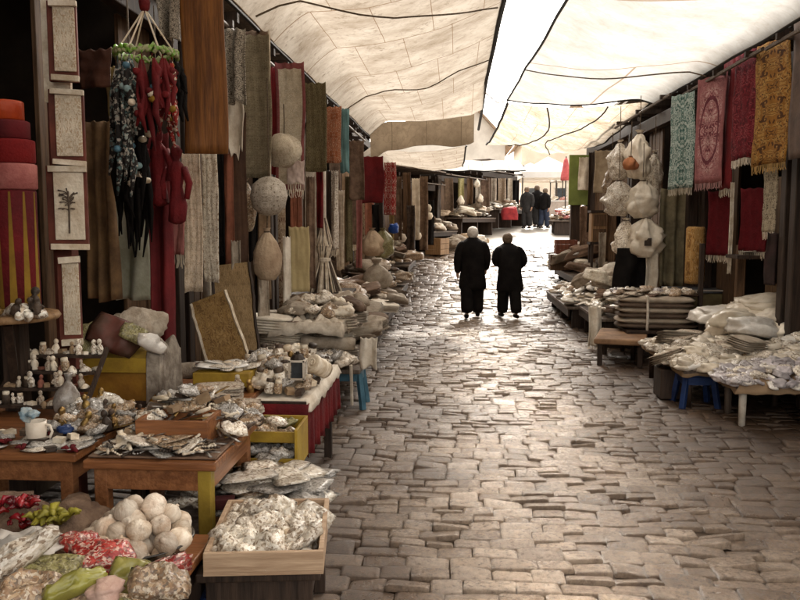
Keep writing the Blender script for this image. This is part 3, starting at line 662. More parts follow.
# ------------------------------------------------------------------ people
SKIN = mat('skin', (.36, .21, .14), (.3, .165, .105), scale=12, rough=.55)
def person(label, loc, rz, H, coat_m, trous_m, hair_m, coat_hem=.62, cap=False, arms=None, stoop=.04, stride=.12, wide=1., flip=1, coatflare=1.0):
    k = H/1.7
    V = lambda x, y, z: Vector((x*k, y*k, z*k))
    pel = V(0, 0, .93); sp = V(0, -.01, 1.12); ch = V(0, stoop*.4, 1.33); nk = V(0, stoop+.01, 1.47); hd = V(0, stoop+.035, 1.56); ht = V(0, stoop+.03, 1.655)
    shs = [V(s*.185*wide, stoop*.5, 1.39) for s in (-1, 1)]
    if arms is None: arms = [((-.25, -.03, 1.11), (-.24, .06, .87)), ((.25, .03, 1.11), (.24, .0, .86))]
    verts = []; edges = []; rad = []
    def av(p, r, par=None):
        verts.append(tuple(p)); rad.append(r*k)
        if par is not None: edges.append((par, len(verts)-1))
        return len(verts)-1
    i0 = av(pel, .125); i1 = av(sp, .12, i0); i2 = av(ch, .115, i1); i3 = av(nk, .056, i2); i4 = av(hd, .083, i3); i5 = av(ht, .072, i4)
    nz_ = av(hd+V(0, .1, -.005), .016, i4)
    for s in (-1, 1): av(hd+V(s*.088, 0, -.005), .02, i4)
    wr = []
    for si, s in enumerate((-1, 1)):
        a = av(shs[si], .05, i2); el, wp = (V(*q) for q in arms[si]); b = av(el, .038, a); c = av(wp, .028, b)
        d = (wp-el).normalized(); pm = wp+d*.075*k; e = av(pm, .033, c); wr.append((el, wp, d))
        side = d.cross(Vector((0, 1, 0))); side = Vector((0, 1, 0))-d*d.dot(Vector((0, 1, 0))); side.normalize()
        for q in range(4):
            off = (q-1.5)*.019*k; ln = (.062, .075, .078, .066)[q]*k; inn = Vector((-s*.012*k, 0, 0))
            f1 = av(pm+side*off+d*.02*k, .0095, e); f2 = av(pm+side*off*1.05+d*(.02*k+ln*.55)+inn, .0088, f1); av(pm+side*off+d*(.02*k+ln)+inn*2.6, .0075, f2)
        t1 = av(wp+d*.03*k+side*.035*k, .011, e); av(wp+d*.08*k+side*.05*k+Vector((-s*.02*k, 0, 0)), .009, t1)
    knees = []
    for si, s in enumerate((-1, 1)):
        st = stride*s*flip; lift = .0 if st > 0 else .03
        hp = V(s*.09, 0, .88); kn = V(s*.1, st*.45+.03, .49); an = V(s*.1, st, .085+lift); toe = V(s*.115, st+.13, .04)
        a = av(hp, .08, i0); b = av(kn, .05, a); c = av(an, .038, b); av(toe, .033, c); knees.append((hp, kn, an, toe))
    me = bpy.data.meshes.new('person'); me.from_pydata(verts, edges, []); o = bpy.data.objects.new('person', me); COL.objects.link(o)
    md = o.modifiers.new('skin', 'SKIN'); md.use_smooth_shade = True
    for i, sv in enumerate(me.skin_vertices[0].data): sv.radius = (rad[i], rad[i]); sv.use_root = (i == 0)
    d = o.modifiers.new('s', 'SUBSURF'); d.levels = d.render_levels = 2
    me.materials.append(SKIN); o.location = loc; o.rotation_euler = (0, 0, rz); tag(o, label, 'person')
    # coat: one garment, body shell and sleeves
    mb = MB(); n = 22; rows = []
    prof = [(coat_hem, .215*coatflare, .165), (coat_hem+.12, .205*coatflare, .16), (.93, .2, .155), (1.08, .195, .145), (1.22, .208, .15), (1.34, .225, .16), (1.43, .19, .135), (1.475, .115, .1), (1.505, .085, .09)]
    for j, (z, rx, ry) in enumerate(prof):
        ring = []; f = max(0, (z-.93)/.57)
        for q in range(n):
            a = 6.283*q/n; w_ = 1+(.06*nz(q*1.3, z*3, H*9) if z < 1.35 else 0)+(.05*math.sin(q*2.1+H*30) if z < .9 else 0)
            ring.append(mb.vert(V(math.cos(a)*rx*wide*w_, math.sin(a)*ry*w_+stoop*f*f, z+(.02*nz(q, 1, H) if j == 0 else 0)), (q/n, j/8)))
        rows.append(ring)
    for r0, r1 in zip(rows, rows[1:]):
        for q in range(n): mb.face(r0[q], r0[(q+1) % n], r1[(q+1) % n], r1[q])
    mb.face(*reversed(rows[0]))
    for si, s in enumerate((-1, 1)):
        el, wp, dd = wr[si]; s0 = V(s*.11*wide, stoop*.5, 1.385)
        mb.tube([s0, shs[si]*.98+V(0, 0, .005), lerp(shs[si], el, .5), el, lerp(el, wp, .5), wp+dd*.015*k], [.085*k, .1*k, .088*k, .08*k, .07*k, .06*k], 12)
    mb.build('coat', coat_m, o, smooth=True, sub=1)
    mb = MB()
    for hp, kn, an, toe in knees:
        mb.tube([hp+V(0, 0, .04), lerp(hp, kn, .5), kn, lerp(kn, an, .6), an+V(0, -.01, -.03)], [.13*k, .135*k, .125*k, .118*k, .125*k], 12)
    mb.build('trousers', trous_m, o, smooth=True, sub=1)
    for hp, kn, an, toe in knees:
        mb = MB(); c = (an+toe)/2; zb = toe.z-.04*k
        mb.lathe([(.03*k, -.14*k), (.045*k, -.11*k), (.046*k, -.02*k), (.052*k, .06*k), (.042*k, .115*k), (.015*k, .14*k)], 12, c=(c.x, c.y-.01*k, zb+.042*k), rot=Matrix.Rotation(-math.pi/2, 3, 'X'), sq=(1, .85))
        mb.build('shoe', BLACKC, o, smooth=True, sub=1)
    # hair or knitted cap: shell over the skull
    mb = MB(); hc = hd+V(0, -.004, .028)
    mb.lathe([(.1*k, -.085*k), (.118*k, -.05*k), (.12*k, 0), (.112*k, .045*k), (.088*k, .085*k), (.045*k, .11*k), (.01*k, .118*k)], 18, c=hc+V(0, -.018, .012), jit=.05 if not cap else .015, sq=(.9, 1.02), rot=Matrix.Rotation(.38, 3, 'X'))
    mb.build('knitted_cap' if cap else 'hair', hair_m, o, smooth=True, sub=1)
    for s in (-1, 1): MB().lathe([(.002, -.009*k), (.008*k, -.005*k), (.009*k, 0), (.008*k, .005*k), (.002, .009*k)], 8, c=hd+V(s*.031, .074, .012)).build('eye', WHITEP, o, smooth=True)
    return o

# ------------------------------------------------------------------ goods materials
def X(px, Y): return P(px, 220, Y).x
def Zp(py, Y, px=400): return P(px, py, Y).z
PK_W = cells('wrapped_white', [(.78, .72, .62), (.6, .5, .38), (.85, .8, .72), (.66, .58, .47), (.3, .22, .15)], 34, coat=.5)
PK_B = cells('wrapped_brown', [(.35, .22, .12), (.2, .12, .07), (.5, .36, .22), (.12, .08, .05), (.6, .5, .38)], 40, coat=.5)
PK_G = cells('wrapped_grey', [(.42, .4, .37), (.25, .23, .2), (.6, .56, .52), (.14, .12, .1)], 45, coat=.6, rough=.3)
PK_P = cells('wrapped_lilac', [(.5, .45, .45), (.7, .65, .64), (.34, .28, .29), (.8, .77, .74), (.2, .16, .16)], 40, coat=.5, rough=.35)
PK_R = cells('wrapped_red', [(.3, .02, .02), (.45, .05, .04), (.14, .01, .012), (.6, .4, .33)], 36, coat=.6, rough=.3)
PK_O = cells('wrapped_olive', [(.3, .27, .1), (.2, .17, .06), (.42, .38, .2), (.12, .1, .04)], 50, coat=.5)
PK_C = cells('cream_goods', [(.74, .66, .53), (.82, .76, .65), (.6, .49, .36), (.7, .62, .5)], 14, coat=.15, rough=.6)
PLASW = mat('clear_sheet_white', (.8, .77, .72), (.55, .5, .44), scale=5, rough=.25, bump=.9, bscale=14, coat=.6)
GARLIC = mat('garlic_skin', (.74, .65, .54), (.46, .34, .24), scale=16, rough=.5, rand=.35, bump=.5, stretch=(1, 1, .25))
SHELLM = cells('shell_goods', [(.85, .8, .7), (.55, .42, .29), (.9, .87, .8), (.2, .12, .07), (.8, .74, .64)], 18, rough=.3, rand=.3, coat=.4)
CREAM = mat('cream_film', (.78, .7, .58), (.62, .53, .41), scale=7, rough=.35, bump=.7, bscale=18, coat=.3, rand=.22)
WHITF = mat('white_film', (.82, .78, .72), (.68, .62, .54), scale=7, rough=.3, bump=.7, bscale=18, coat=.4, rand=.15)
LILF = mat('lilac_film', (.6, .55, .55), (.4, .36, .37), scale=7, rough=.3, bump=.8, bscale=18, coat=.4, rand=.35)
BRASS = mat('brass', (.4, .26, .09), (.14, .08, .03), scale=14, rough=.4, metal=.8, rand=.3)
SILV = mat('tarnished_silver', (.45, .43, .4), (.15, .14, .13), scale=14, rough=.35, metal=.8, rand=.3)
DKM = mat('dark_goods', (.09, .06, .04), (.03, .02, .015), scale=12, rough=.5, rand=.4)
IVORY = mat('ivory_goods', (.74, .66, .54), (.5, .4, .28), scale=12, rough=.45, rand=.25)
CARDB = mat('cardboard', (.36, .25, .15), (.25, .165, .095), scale=5, rough=.85, rand=.2)
PAPER = mat('grey_paper', (.62, .58, .53), (.46, .42, .37), scale=4, rough=.6, bump=.8, bscale=9)
TEX_G = mat('grey_textile', (.4, .34, .27), (.24, .19, .14), scale=8, bump=.7, bscale=50, rand=.25)
TEX_B = mat('brown_textile', (.2, .13, .085), (.1, .06, .04), scale=8, bump=.7, bscale=50, rand=.3)
TEX_W = mat('white_textile', (.76, .7, .6), (.56, .48, .38), scale=6, bump=.7, bscale=40, rand=.15)
TEX_P = carpet('faded_textile', (.5, .42, .33), (.2, .12, .08), (.62, .55, .45), 5, 5, None, 0, False, 4)
RED = mat('red_cloth', (.15, .007, .009), (.075, .004, .006), scale=4, bump=.5, bscale=60)
DRED = mat('dark_red_cloth', (.15, .008, .01), (.08, .004, .006), scale=4, bump=.5, bscale=60)
FELT = mat('red_felt', (.2, .008, .008), (.11, .004, .005), scale=3, bump=.4, bscale=80, rough=.9)
ORANGE = mat('orange_satin', (.42, .055, .01), (.25, .025, .006), scale=6, rough=.4)
PINKF = mat('pink_felt', (.42, .15, .13), (.25, .065, .06), scale=6, bump=.4, bscale=60)
GOLDF = mat('gold_felt', (.27, .155, .015), (.17, .09, .01), scale=4)

# ================================================================== LEFT, NEAR
zt = .85
TR = table('display_table', 'brown wooden table heaped with knives and trinkets behind the garlic bowl', X(70, 2.98), X(208, 2.98), 3.0, 3.68, zt, W_TABLE, W_TABLEY)
for o in [q_ for q_ in TR.children if q_.name.startswith('leg') and q_.data.vertices[0].co.x > 0 and q_.data.vertices[0].co.y < 0]:
    o.data.materials[0] = W_OLIVE; o['label'] = 'olive painted leg'
table('display_table', 'brown wooden table with the white mug at the left edge of the photo', -2.35, X(68, 3.1), 3.08, 3.9, zt, W_TABLE, W_TABLEY)
table('display_table', 'dim back table carrying the yellow boxes in front of the dark doorway', -2.42, -1.22, 4.02, 5.35, .74, W_TABLE)
t6 = table('goods_bench', 'front bench with the garlic bowl and red packets', -1.75, -.9, 1.9, 2.86, .62, W_TABLE, W_DARK)
before5 = set(bpy.data.objects)
t5 = table('goods_bench', 'low bench under the white-shell tray beside the cobbles', X(196, 2.75), X(318, 2.7), 2.70, 3.78, .56, W_DARK, W_DARK)
crate('plastic_crate', 'dark blue crate under the white-shell tray', (X(250, 2.8), 2.9, 0), (.36, .3, .44), BLUEP)
crate('plastic_crate', 'blue crate edge showing beside the yellow crate', (X(264, 3.9)-.02, 3.98, 0), (.32, .3, .6), BLUEP, slats=4)

# the white-shell tray
tx0, tx1 = X(200, 2.68), X(321, 2.68)
tray('wooden_tray', 'pale wooden tray full of white shells at the street edge', tx0, tx1, 2.66, 3.2, .57, .07, W_PALE)
heap([(5, 'shell', 'shell_trinket', 'small white and tan shell trinket heaped in the pale wooden tray', 'trinket', 'shells in the pale tray', SHELLM),
      (2, 'packet', 'shell_packet', 'small clear packet of white shells lying in the pale wooden tray', 'packet', 'shell packets in the pale tray', PK_W),
      (.35, 'shell', 'dark_trinket', 'dark brown trinket among the white shells of the tray', 'trinket', 'dark trinkets in the pale tray', [DKM, PK_O])],
     tx0+.055, tx1-.055, 2.72, 3.15, .60, 150, .055, .8, (.6, 1.0))
heap([(2, 'flat', 'flat_packet', 'flat brown and cream packet stacked behind the white-shell tray', 'packet', 'flat packets behind the tray', [PK_B, PK_W, PK_G])],
     X(234, 3.3), X(330, 3.3), 3.26, 3.66, .575, 34, .13, .16, (.85, 1.2))
heap([(2, 'packet', 'white_packet', 'white blossom packet beside the flat brown packets behind the tray', 'packet', 'white packets left of the flat packets', PK_W)],
     X(200, 3.3), X(228, 3.3), 3.24, 3.6, .575, 9, .09, .6, (.6, .9))
put('carton', 'small_box', 'small dark maroon box behind the white-shell tray', 'box', (X(231, 3.24), 3.25, .60), (0, 0, .1), 1., mat('maroon_card', (.06, .012, .012)))
PIV = Vector((X(322, 2.68), 2.66, 0)); RM = Matrix.Translation(PIV) @ Matrix.Rotation(.12, 4, 'Z') @ Matrix.Translation(-PIV)
bpy.context.view_layer.update()
for o in set(bpy.data.objects)-before5:
    if o.parent is None and 'blue crate edge' not in o.get('label', ''): o.matrix_world = RM @ o.matrix_world
# yellow display crate on its blue crate
yc = thing('display_crate', 'small yellow wooden crate in two tiers with grey packets inside', 'crate', (X(263, 3.72), 3.72+.12, .60))
MB().box((0, 0, .008), (.28, .28, .014)).build('bottom', W_YEL, yc)
MB().box((0, .03, .125), (.28, .22, .012)).build('shelf', W_YEL, yc)
for s in (-1, 1): MB().box((s*.146, 0, .10), (.014, .28, .20)).build('side_board', W_YEL, yc, bevel=.002)
MB().box((0, .147, .10), (.30, .014, .20)).build('back_board', W_YEL, yc); MB().box((0, -.147, .03), (.30, .012, .06)).build('front_board', W_YEL, yc); MB().box((0, -.085, .15), (.276, .012, .05)).build('front_rail', W_YEL, yc)
heap([(1, 'packet', 'foil_packet', 'silvery grey packet in the lower tier of the yellow crate', 'packet', 'packets in the yellow crate lower tier', PK_G)], X(263, 3.72)-.11, X(263, 3.72)+.11, 3.7, 3.9, .625, 7, .03, .3, (.7, .9))
heap([(1, 'packet', 'tan_packet', 'tan and cream packet in the top tier of the yellow crate', 'packet', 'packets in the yellow crate top tier', [PK_W, PK_B, PK_O])], X(263, 3.72)-.11, X(263, 3.72)+.11, 3.8, 3.96, .74, 9, .03, .4, (.6, .85))

# the garlic bowl
gx, gy = X(128, 2.55), 2.55
bw = MB().lathe([(.05, .0), (.1, .005), (.15, .05), (.178, .1), (.186, .104), (.18, .108), (.165, .1), (.14, .055), (.05, .014)], 28).build('basin', mat('dark_bowl', (.03, .025, .02), rough=.25, coat=.5), smooth=True, loc=(gx, gy, .625)); tag(bw, 'dark shallow bowl under the pile of white garlic bulbs', 'bowl')
gl = ('bulb', 'garlic_bulb', 'round cream garlic bulb piled in the dark bowl', 'garlic', 'garlic bulbs in the dark bowl')
lay = [(9, .125, .07), (13, .155, .118), (6, .07, .10), (9, .10, .160), (4, .05, .18), (3, .05, .205)]
for n, rad, hz in lay:
    a0 = U(0, 6)
    for i in range(n):
        a = a0+6.283*i/n+U(-.12, .12); rr = rad*U(.88, 1.08)
        put(gl[0], gl[1], gl[2], gl[3], (gx+rr*math.cos(a), gy+rr*math.sin(a), .625+hz+U(-.008, .012)), (U(-1.2, 1.2), U(-1.2, 1.2), U(0, 6)), U(.68, .98), GARLIC, gl[4])
# the packets in front
zb = .62
def pk(px, py, Y, key, name, label, cat, m, sc=1, rot=None, grp=None, dz=0):
    p = P(px, py, Y); return put(key, name, label, cat, (p.x, p.y, p.z+dz), rot or (U(-.3, .3), U(-.3, .3), U(0, 6)), sc, m, grp)
for i in range(46):
    pk(U(-40, 30), U(502, 530), U(2.62, 2.8), 'pepper', 'red_pepper', 'shiny dried red pepper heaped at the lower left behind the paper bag', 'pepper', mat('dried_pepper', (.28, .015, .02), (.1, .005, .008), scale=8, rough=.25, rand=.4, coat=.5), U(.5, .8), grp='dried red peppers')
heap([(1, 'sack', 'cloth_bundle', 'dark cloth bundle under the heap of red peppers', 'bundle', 'dark bundles under the red peppers', TEX_B)], -2.0, -1.35, 2.58, 2.85, .62, 3, .0, .05, (.5, .6))
for i in range(12): pk(36+i*3.1, 519+4*math.sin(i), 2.62+U(-.03, .03), 'pepper', 'green_leaf_bunch', 'yellow green pickled pepper in the row behind the olive packets', 'pepper', mat('yellow_green', (.38, .33, .04), (.2, .18, .03), rough=.35), U(.6, .8), grp='yellow green peppers')
cloth('paper_sheet', 'crumpled grey paper bag lying over the left front corner of the bench', 'paper bag', P(-30, 540, 2.25), P(35, 527, 2.2), .16, PAPER, waves=.8, amp=.03, thick=.006)
MB_ = MB().grid(lambda u, v: Vector((lerp(X(-40, 2.2), X(34, 2.15), u), lerp(2.05, 2.32, v), .79+.035*nz(u*3, v*3, 8)+.05*v)), 12, 8).build('paper_sheet', PAPER, smooth=True, solid=.006); tag(MB_, 'flat top of grey wrapping paper at the lower left corner', 'paper')
heap([(2, 'packet', 'filler_packet', 'brown wrapped packet at the bottom of the front bench pile', 'packet', 'brown packets of the front bench', [PK_B, PK_O, PK_B])], -1.72, -.93, 1.95, 2.4, .62, 26, .1, .3, (.9, 1.2))
pk(52, 580, 2.12, 'lump', 'spice_bag', 'olive mesh bag of spice in the middle of the front pile', 'bag', PK_O, (.95, .9, .7), (.5, .1, .4))
pk(22, 562, 2.1, 'packet', 'spice_packet', 'long tan packet between grey paper and olive mesh bag', 'packet', PK_W, (1.5, .6, 1), (.3, -.5, .7))
pk(104, 560, 2.22, 'lump', 'red_sweet_bag', 'shiny red and white bag just below the bowl rim', 'bag', PK_R, (.9, .8, .6), (.45, 0, .2))
pk(80, 548, 2.3, 'packet', 'red_sweet_bag', 'small dark red packet left under the bowl rim', 'packet', PK_R, .8, (.4, .2, .9))
pk(131, 578, 2.12, 'packet', 'green_packet', 'olive green packet tilted at the front of the garlic bowl', 'packet', mat('olive_film', (.3, .27, .07), (.14, .13, .035), scale=8, rough=.25, coat=.5), (.75, .8, 1), (.9, .3, .35))
pk(76, 590, 2.02, 'packet', 'green_packet', 'yellow green wedge shaped packet at the bottom edge of the front pile', 'packet', mat('lime_card', (.33, .31, .06), (.2, .18, .04), rough=.25, coat=.5), (1, .5, 1), (.6, -.2, .6))
pk(106, 596, 2.0, 'lump', 'pink_packet', 'pale pink packet at the bottom edge before the garlic bowl', 'packet', mat('pale_pink', (.55, .38, .31), (.42, .25, .2), rough=.35), (.5, .5, .5), (.2, 0, .2))
pk(163, 572, 2.16, 'packet', 'striped_packet', 'red and white striped packet standing at the right front of the bowl', 'packet', PK_R, (1.2, .5, 1), (.9, .2, 1.3))
pk(158, 590, 2.05, 'packet', 'dark_packet', 'dark wrapped packet in the lower right corner of the front bench', 'packet', PK_B, 1., (.3, .2, .4))
pk(30, 597, 2.02, 'packet', 'dark_packet', 'brown wrapped packet below the grey paper bag', 'packet', PK_B, 1., (.3, .2, .4))

# knives and trinkets on the brown table
a0, a1 = X(76, 3.05), X(212, 3.05)
fill(a0+.02, a1+.0, 3.03, 3.66, zt+.004, TEX_B, 'table_cloth', 'brown cloth under the trinkets of the brown wooden table', .0, jit=.006, drop=0, over=0)
ktr = tray('display_box', 'open brown wooden display box propped on the brown trinket table', X(133, 3.25), X(206, 3.25), 3.2, 3.42, zt+.012, .09, W_TABLE, cat='box')
heap([(3, 'knife', 'souvenir_knife', 'small souvenir knife with bone handle spread on the brown table', 'knife', 'knives on the brown table', [(SILV, IVORY), (SILV, DKM)]),
      (2, 'beads', 'bead_bracelet', 'bead bracelet lying among the knives on the brown table', 'bracelet', 'bracelets on the brown table', [IVORY, DKM, SILV]),
      (2, 'flat', 'trinket_packet', 'flat clear trinket packet on the front edge of the brown table', 'packet', 'clear packets on the brown table', [PK_G, PK_B, PK_W]),
      (.15, 'trinket_box', 'trinket_box', 'little turned trinket on the front edge of the brown table', 'trinket', 'turned trinkets on the brown table', [DKM, BRASS, IVORY])], a0+.05, a1-.05, 3.06, 3.22, zt+.012, 84, .04, .25, (.4, .7))
heap([(3, 'knife', 'souvenir_knife', 'souvenir knife lying on the goods in the open display box', 'knife', 'knives on the display box', [(SILV, IVORY), (BRASS, DKM)]),
      (3, 'packet', 'trinket_packet', 'cream and brown packet piled at the back of the brown table', 'packet', 'packets at the back of the brown table', [PK_W, PK_B, PK_G]),
      (2, 'carton', 'small_carton', 'small cardboard box in the pile at the back of the brown table', 'box', 'small boxes at the back of the brown table', [CARDB, IVORY, DKM]),
      (1, 'beads', 'bead_bracelet', 'bead bracelet on the pile at the back of the brown table', 'bracelet', 'bracelets at the back of the brown table', [IVORY, SILV])], a0+.06, a1+.02, 3.28, 3.66, zt+.012, 104, .17, .4, (.45, .8))
# left table: rack, mug, trinkets
rk = thing('trinket_rack', 'sloping rack of small cream and red trinkets behind the white mug', 'rack', (X(38, 3.75), 3.82, zt), 0)
tiltm = Matrix.Rotation(-.55, 3, 'X')
for k in range(4): MB().box((0, -.12+.075*k, .05+.07*k), (.44, .085, .014)).build('shelf', W_DARK, rk)
for s in (-1, 1): MB().box((s*.228, -.02, .15), (.012, .42, .03), Matrix.Rotation(.75, 3, 'X')).build('side_board', W_DARK, rk)
RKK = [('figurine', 'trinket_figure', 'tiny pale or rosy figurine standing on the sloping rack behind the mug', 'figurine', 'figurines on the sloping rack', (.4, .62)), ('jar', 'spice_jar', 'tiny jar with pale lid standing on the sloping rack behind the mug', 'jar', 'jars on the sloping rack', (.4, .6)),
       ('carton', 'tiny_box', 'tiny box tucked into the sloping rack behind the mug', 'box', 'tiny boxes on the sloping rack', (.28, .42)), ('shell', 'rack_shell', 'small shell lying on the sloping rack behind the mug', 'trinket', 'shells on the sloping rack', (.6, .9))]
for k in range(4):
    for i in range(13):
        q = random.choices(RKK, (4, 2, 3, 3))[0]; ms = (random.choice([PK_B, DKM, PK_W]), IVORY) if q[0] == 'jar' else random.choice([IVORY, mat('rosy_clay', (.3, .12, .08), (.16, .06, .04), rand=.3), PK_W, CARDB, TEX_P])
        put(q[0], q[1], q[2], q[3], (X(38, 3.75)-.205+.034*i+U(-.01, .01), 3.82-.12+.075*k+U(-.025, .02), zt+.058+.07*k), (U(-.12, .12), U(-.12, .12), U(0, 6)), U(*q[5]), ms, q[4])
mg = MB().lathe([(.03, 0), (.036, .003), (.042, .05), (.043, .1), (.039, .1), (.036, .05), (.01, .008)], 20).build('mug', mat('mug_glaze', (.72, .64, .54), (.62, .53, .43), rough=.25), smooth=True, loc=(X(24, 3.2), 3.22, zt)); tag(mg, 'white mug with handle on the left table below the rack', 'mug')
MB().tube([(.038, 0, .085), (.062, 0, .08), (.07, 0, .055), (.06, 0, .03), (.038, 0, .024)], .006, 8).build('handle', MC['mug_glaze'], mg, smooth=True)
heap([(1, 'lump', 'blue_white_ornament', 'blue and white knot of ribbon sticking out of the white mug', 'ribbon', 'blue and white ribbons in the mug', [mat('blue_ribbon', (.2, .3, .36), (.5, .52, .5), rough=.4)])], X(20, 3.22)-.03, X(20, 3.22)+.03, 3.2, 3.25, zt+.1, 3, .03, 1, (.25, .32))
heap([(2, 'flat', 'trinket_packet', 'flat grey packet spread in front of the mug on the left table', 'packet', 'packets in front of the mug', [PK_G, PK_W]), (1, 'pepper', 'red_ribbon', 'red ribbon curl on the left table in front of the mug', 'ribbon', 'red ribbons on the left table', RED),
      (1, 'carton', 'small_carton', 'small dark and white box at the front edge of the left table', 'box', 'small boxes on the left table edge', [IVORY, DKM])], -2.1, X(66, 3.12), 3.1, 3.35, zt, 40, .015, .15, (.4, .7))
heap([(2, 'packet', 'trinket_packet', 'dark packet piled between the rack and the striped bag', 'packet', 'dark packets right of the mug', [PK_B, PK_G]), (1, 'figurine', 'brown_figurine', 'dark little figurine right of the white mug', 'figurine', 'dark figurines right of the mug', [DKM, BRASS])], X(44, 3.4), X(110, 3.4), 3.34, 3.7, zt, 56, .09, .4, (.5, .8))
put('lump', 'blue_tin', 'small dark blue tin lying right of the white mug', 'tin', (X(56, 3.3), 3.3, zt+.03), (.2, 0, .3), (.35, .3, .4), BLUEP)
put('tied_bag', 'clear_bag', 'grey clear bag standing between the rack and the striped bag', 'bag', (X(58, 3.6), 3.6, zt+.03), (0, .1, 0), (.28, .28, .38), mat('dim_plastic', (.3, .27, .24), (.16, .13, .11), rough=.2, coat=.6))
sb = [pk(x_, y_, 3.58, 'lump', 'striped_bag', l_, 'bag', PK_W, s_, (.3, .2, .5)) for x_, y_, l_, s_ in ((83, 412, 'brown and cream knotted bag on the trinket pile under the yellow box', .7), (108, 405, 'mottled cream bag with dark spots beside the knotted bag', .62), (98, 428, 'tan cloth bundle below the mottled cream bag', .75))]
# yellow boxes and the rest of the back table
yb = thing('goods_box', 'yellow and orange box heaped with cloth bags beside the plaque post', 'box', (X(116, 4.4), 4.5, .745))
MB().box((0, 0, .1), (.44, .36, .2)).build('body', mat('orange_card', (.3, .15, .02), (.2, .09, .014), rough=.5), yb, bevel=.004)
MB().box((0, -.005, .245), (.47, .39, .085)).build('lid', W_YEL, yb, bevel=.004)
MB().box((0, -.19, .022), (.36, .012, .04)).build('label_strip', W_DARK, yb)
xb = X(116, 4.4)
fill(xb+.2, xb+.255, 4.3, 4.64, 1.045, mat('ash_cloth', (.3, .26, .21), (.14, .11, .085), scale=10, bump=.9, bscale=30), 'goods_cloth', 'pale grey cloth hanging down the right side of the yellow box', .06, jit=.12, over=.012, drop=.27)
put('packet', 'cloth_bag', 'dark red and brown bag leaning on the yellow box', 'bag', (xb-.01, 4.36, 1.14), (.95, .45, .15), (1.75, 1.7, 1.3), mat('ox_leather', (.12, .035, .025), (.06, .03, .018), rough=.5))
put('sack', 'cloth_bag', 'olive mottled bag at the left end of the yellow box', 'bag', (xb-.15, 4.4, 1.05), (.1, -.2, .9), (.38, .45, .7), PK_O)
put('sack', 'cloth_bag', 'white cloth bundle behind the dark red bag on the yellow box', 'bundle', (xb+.03, 4.58, 1.1), (.2, 0, .2), (.5, .6, .75), TEX_G)
put('packet', 'tan_packet', 'tan packet tucked behind the dark red bag', 'packet', (xb+.1, 4.34, 1.15), (.8, .5, .4), .95, PK_O)
put('packet', 'white_wrap', 'crumpled white wrap on the right corner of the yellow box', 'wrap', (xb+.2, 4.3, 1.1), (.9, .5, .9), (1.1, .7, 1.2), PLASW)
put('roll', 'cloth_roll', 'rolled grey cloth between the two yellow boxes', 'roll', (X(184, 4.9), 4.95, .84), (0, 0, .2), (.5, .9, .9), TEX_G)
yb2 = thing('goods_box', 'flat yellow box of white packets before the leaning boards', 'box', (X(222, 4.9), 4.95, .76)); MB().box((0, 0, .05), (.36, .3, .09)).build('body', W_YEL, yb2, bevel=.006); MB().box((0, 0, -.007), (.34, .28, .014)).build('base', W_DARK, yb2)
heap([(1, 'flat', 'white_packet', 'flat white packet on the flat yellow box', 'packet', 'packets on the flat yellow box', [PK_W, PLASW])], X(222, 4.9)-.15, X(222, 4.9)+.15, 4.84, 5.06, .857, 10, .03, .25, (.6, .8))
for i, (px_, Y_) in enumerate(((200, 4.2), (232, 4.25), (215, 4.55))): put('folded', 'folded_cloth', ['folded grey brown cloth stack before the flat yellow box', 'folded cloth stack beside the red skirted table', 'folded cloth stack directly under the flat yellow box'][i], 'cloth', (X(px_, Y_), Y_, .745 if px_ != 232 else .70), (0, 0, U(-.3, .3)), .8, TEX_P if i else TEX_G)
heap([(2, 'packet', 'mixed_packet', 'mixed packet in the pile between brown table and folded cloths', 'packet', 'packets between brown table and folded cloths', [PK_W, PK_G, PK_B]), (1, 'carton', 'small_carton', 'small white or blue-dark box between brown table and folded cloths', 'box', 'boxes between brown table and folded cloths', [IVORY, DKM])], X(132, 4.0), X(236, 4.0), 3.72, 4.2, .75, 70, .08, .4, (.5, .9))
table('goods_bench', 'dark bench carrying the mixed packets behind the brown trinket table', X(128, 3.9), X(240, 3.75), 3.72, 4.0, .74, W_DARK, legs=True)

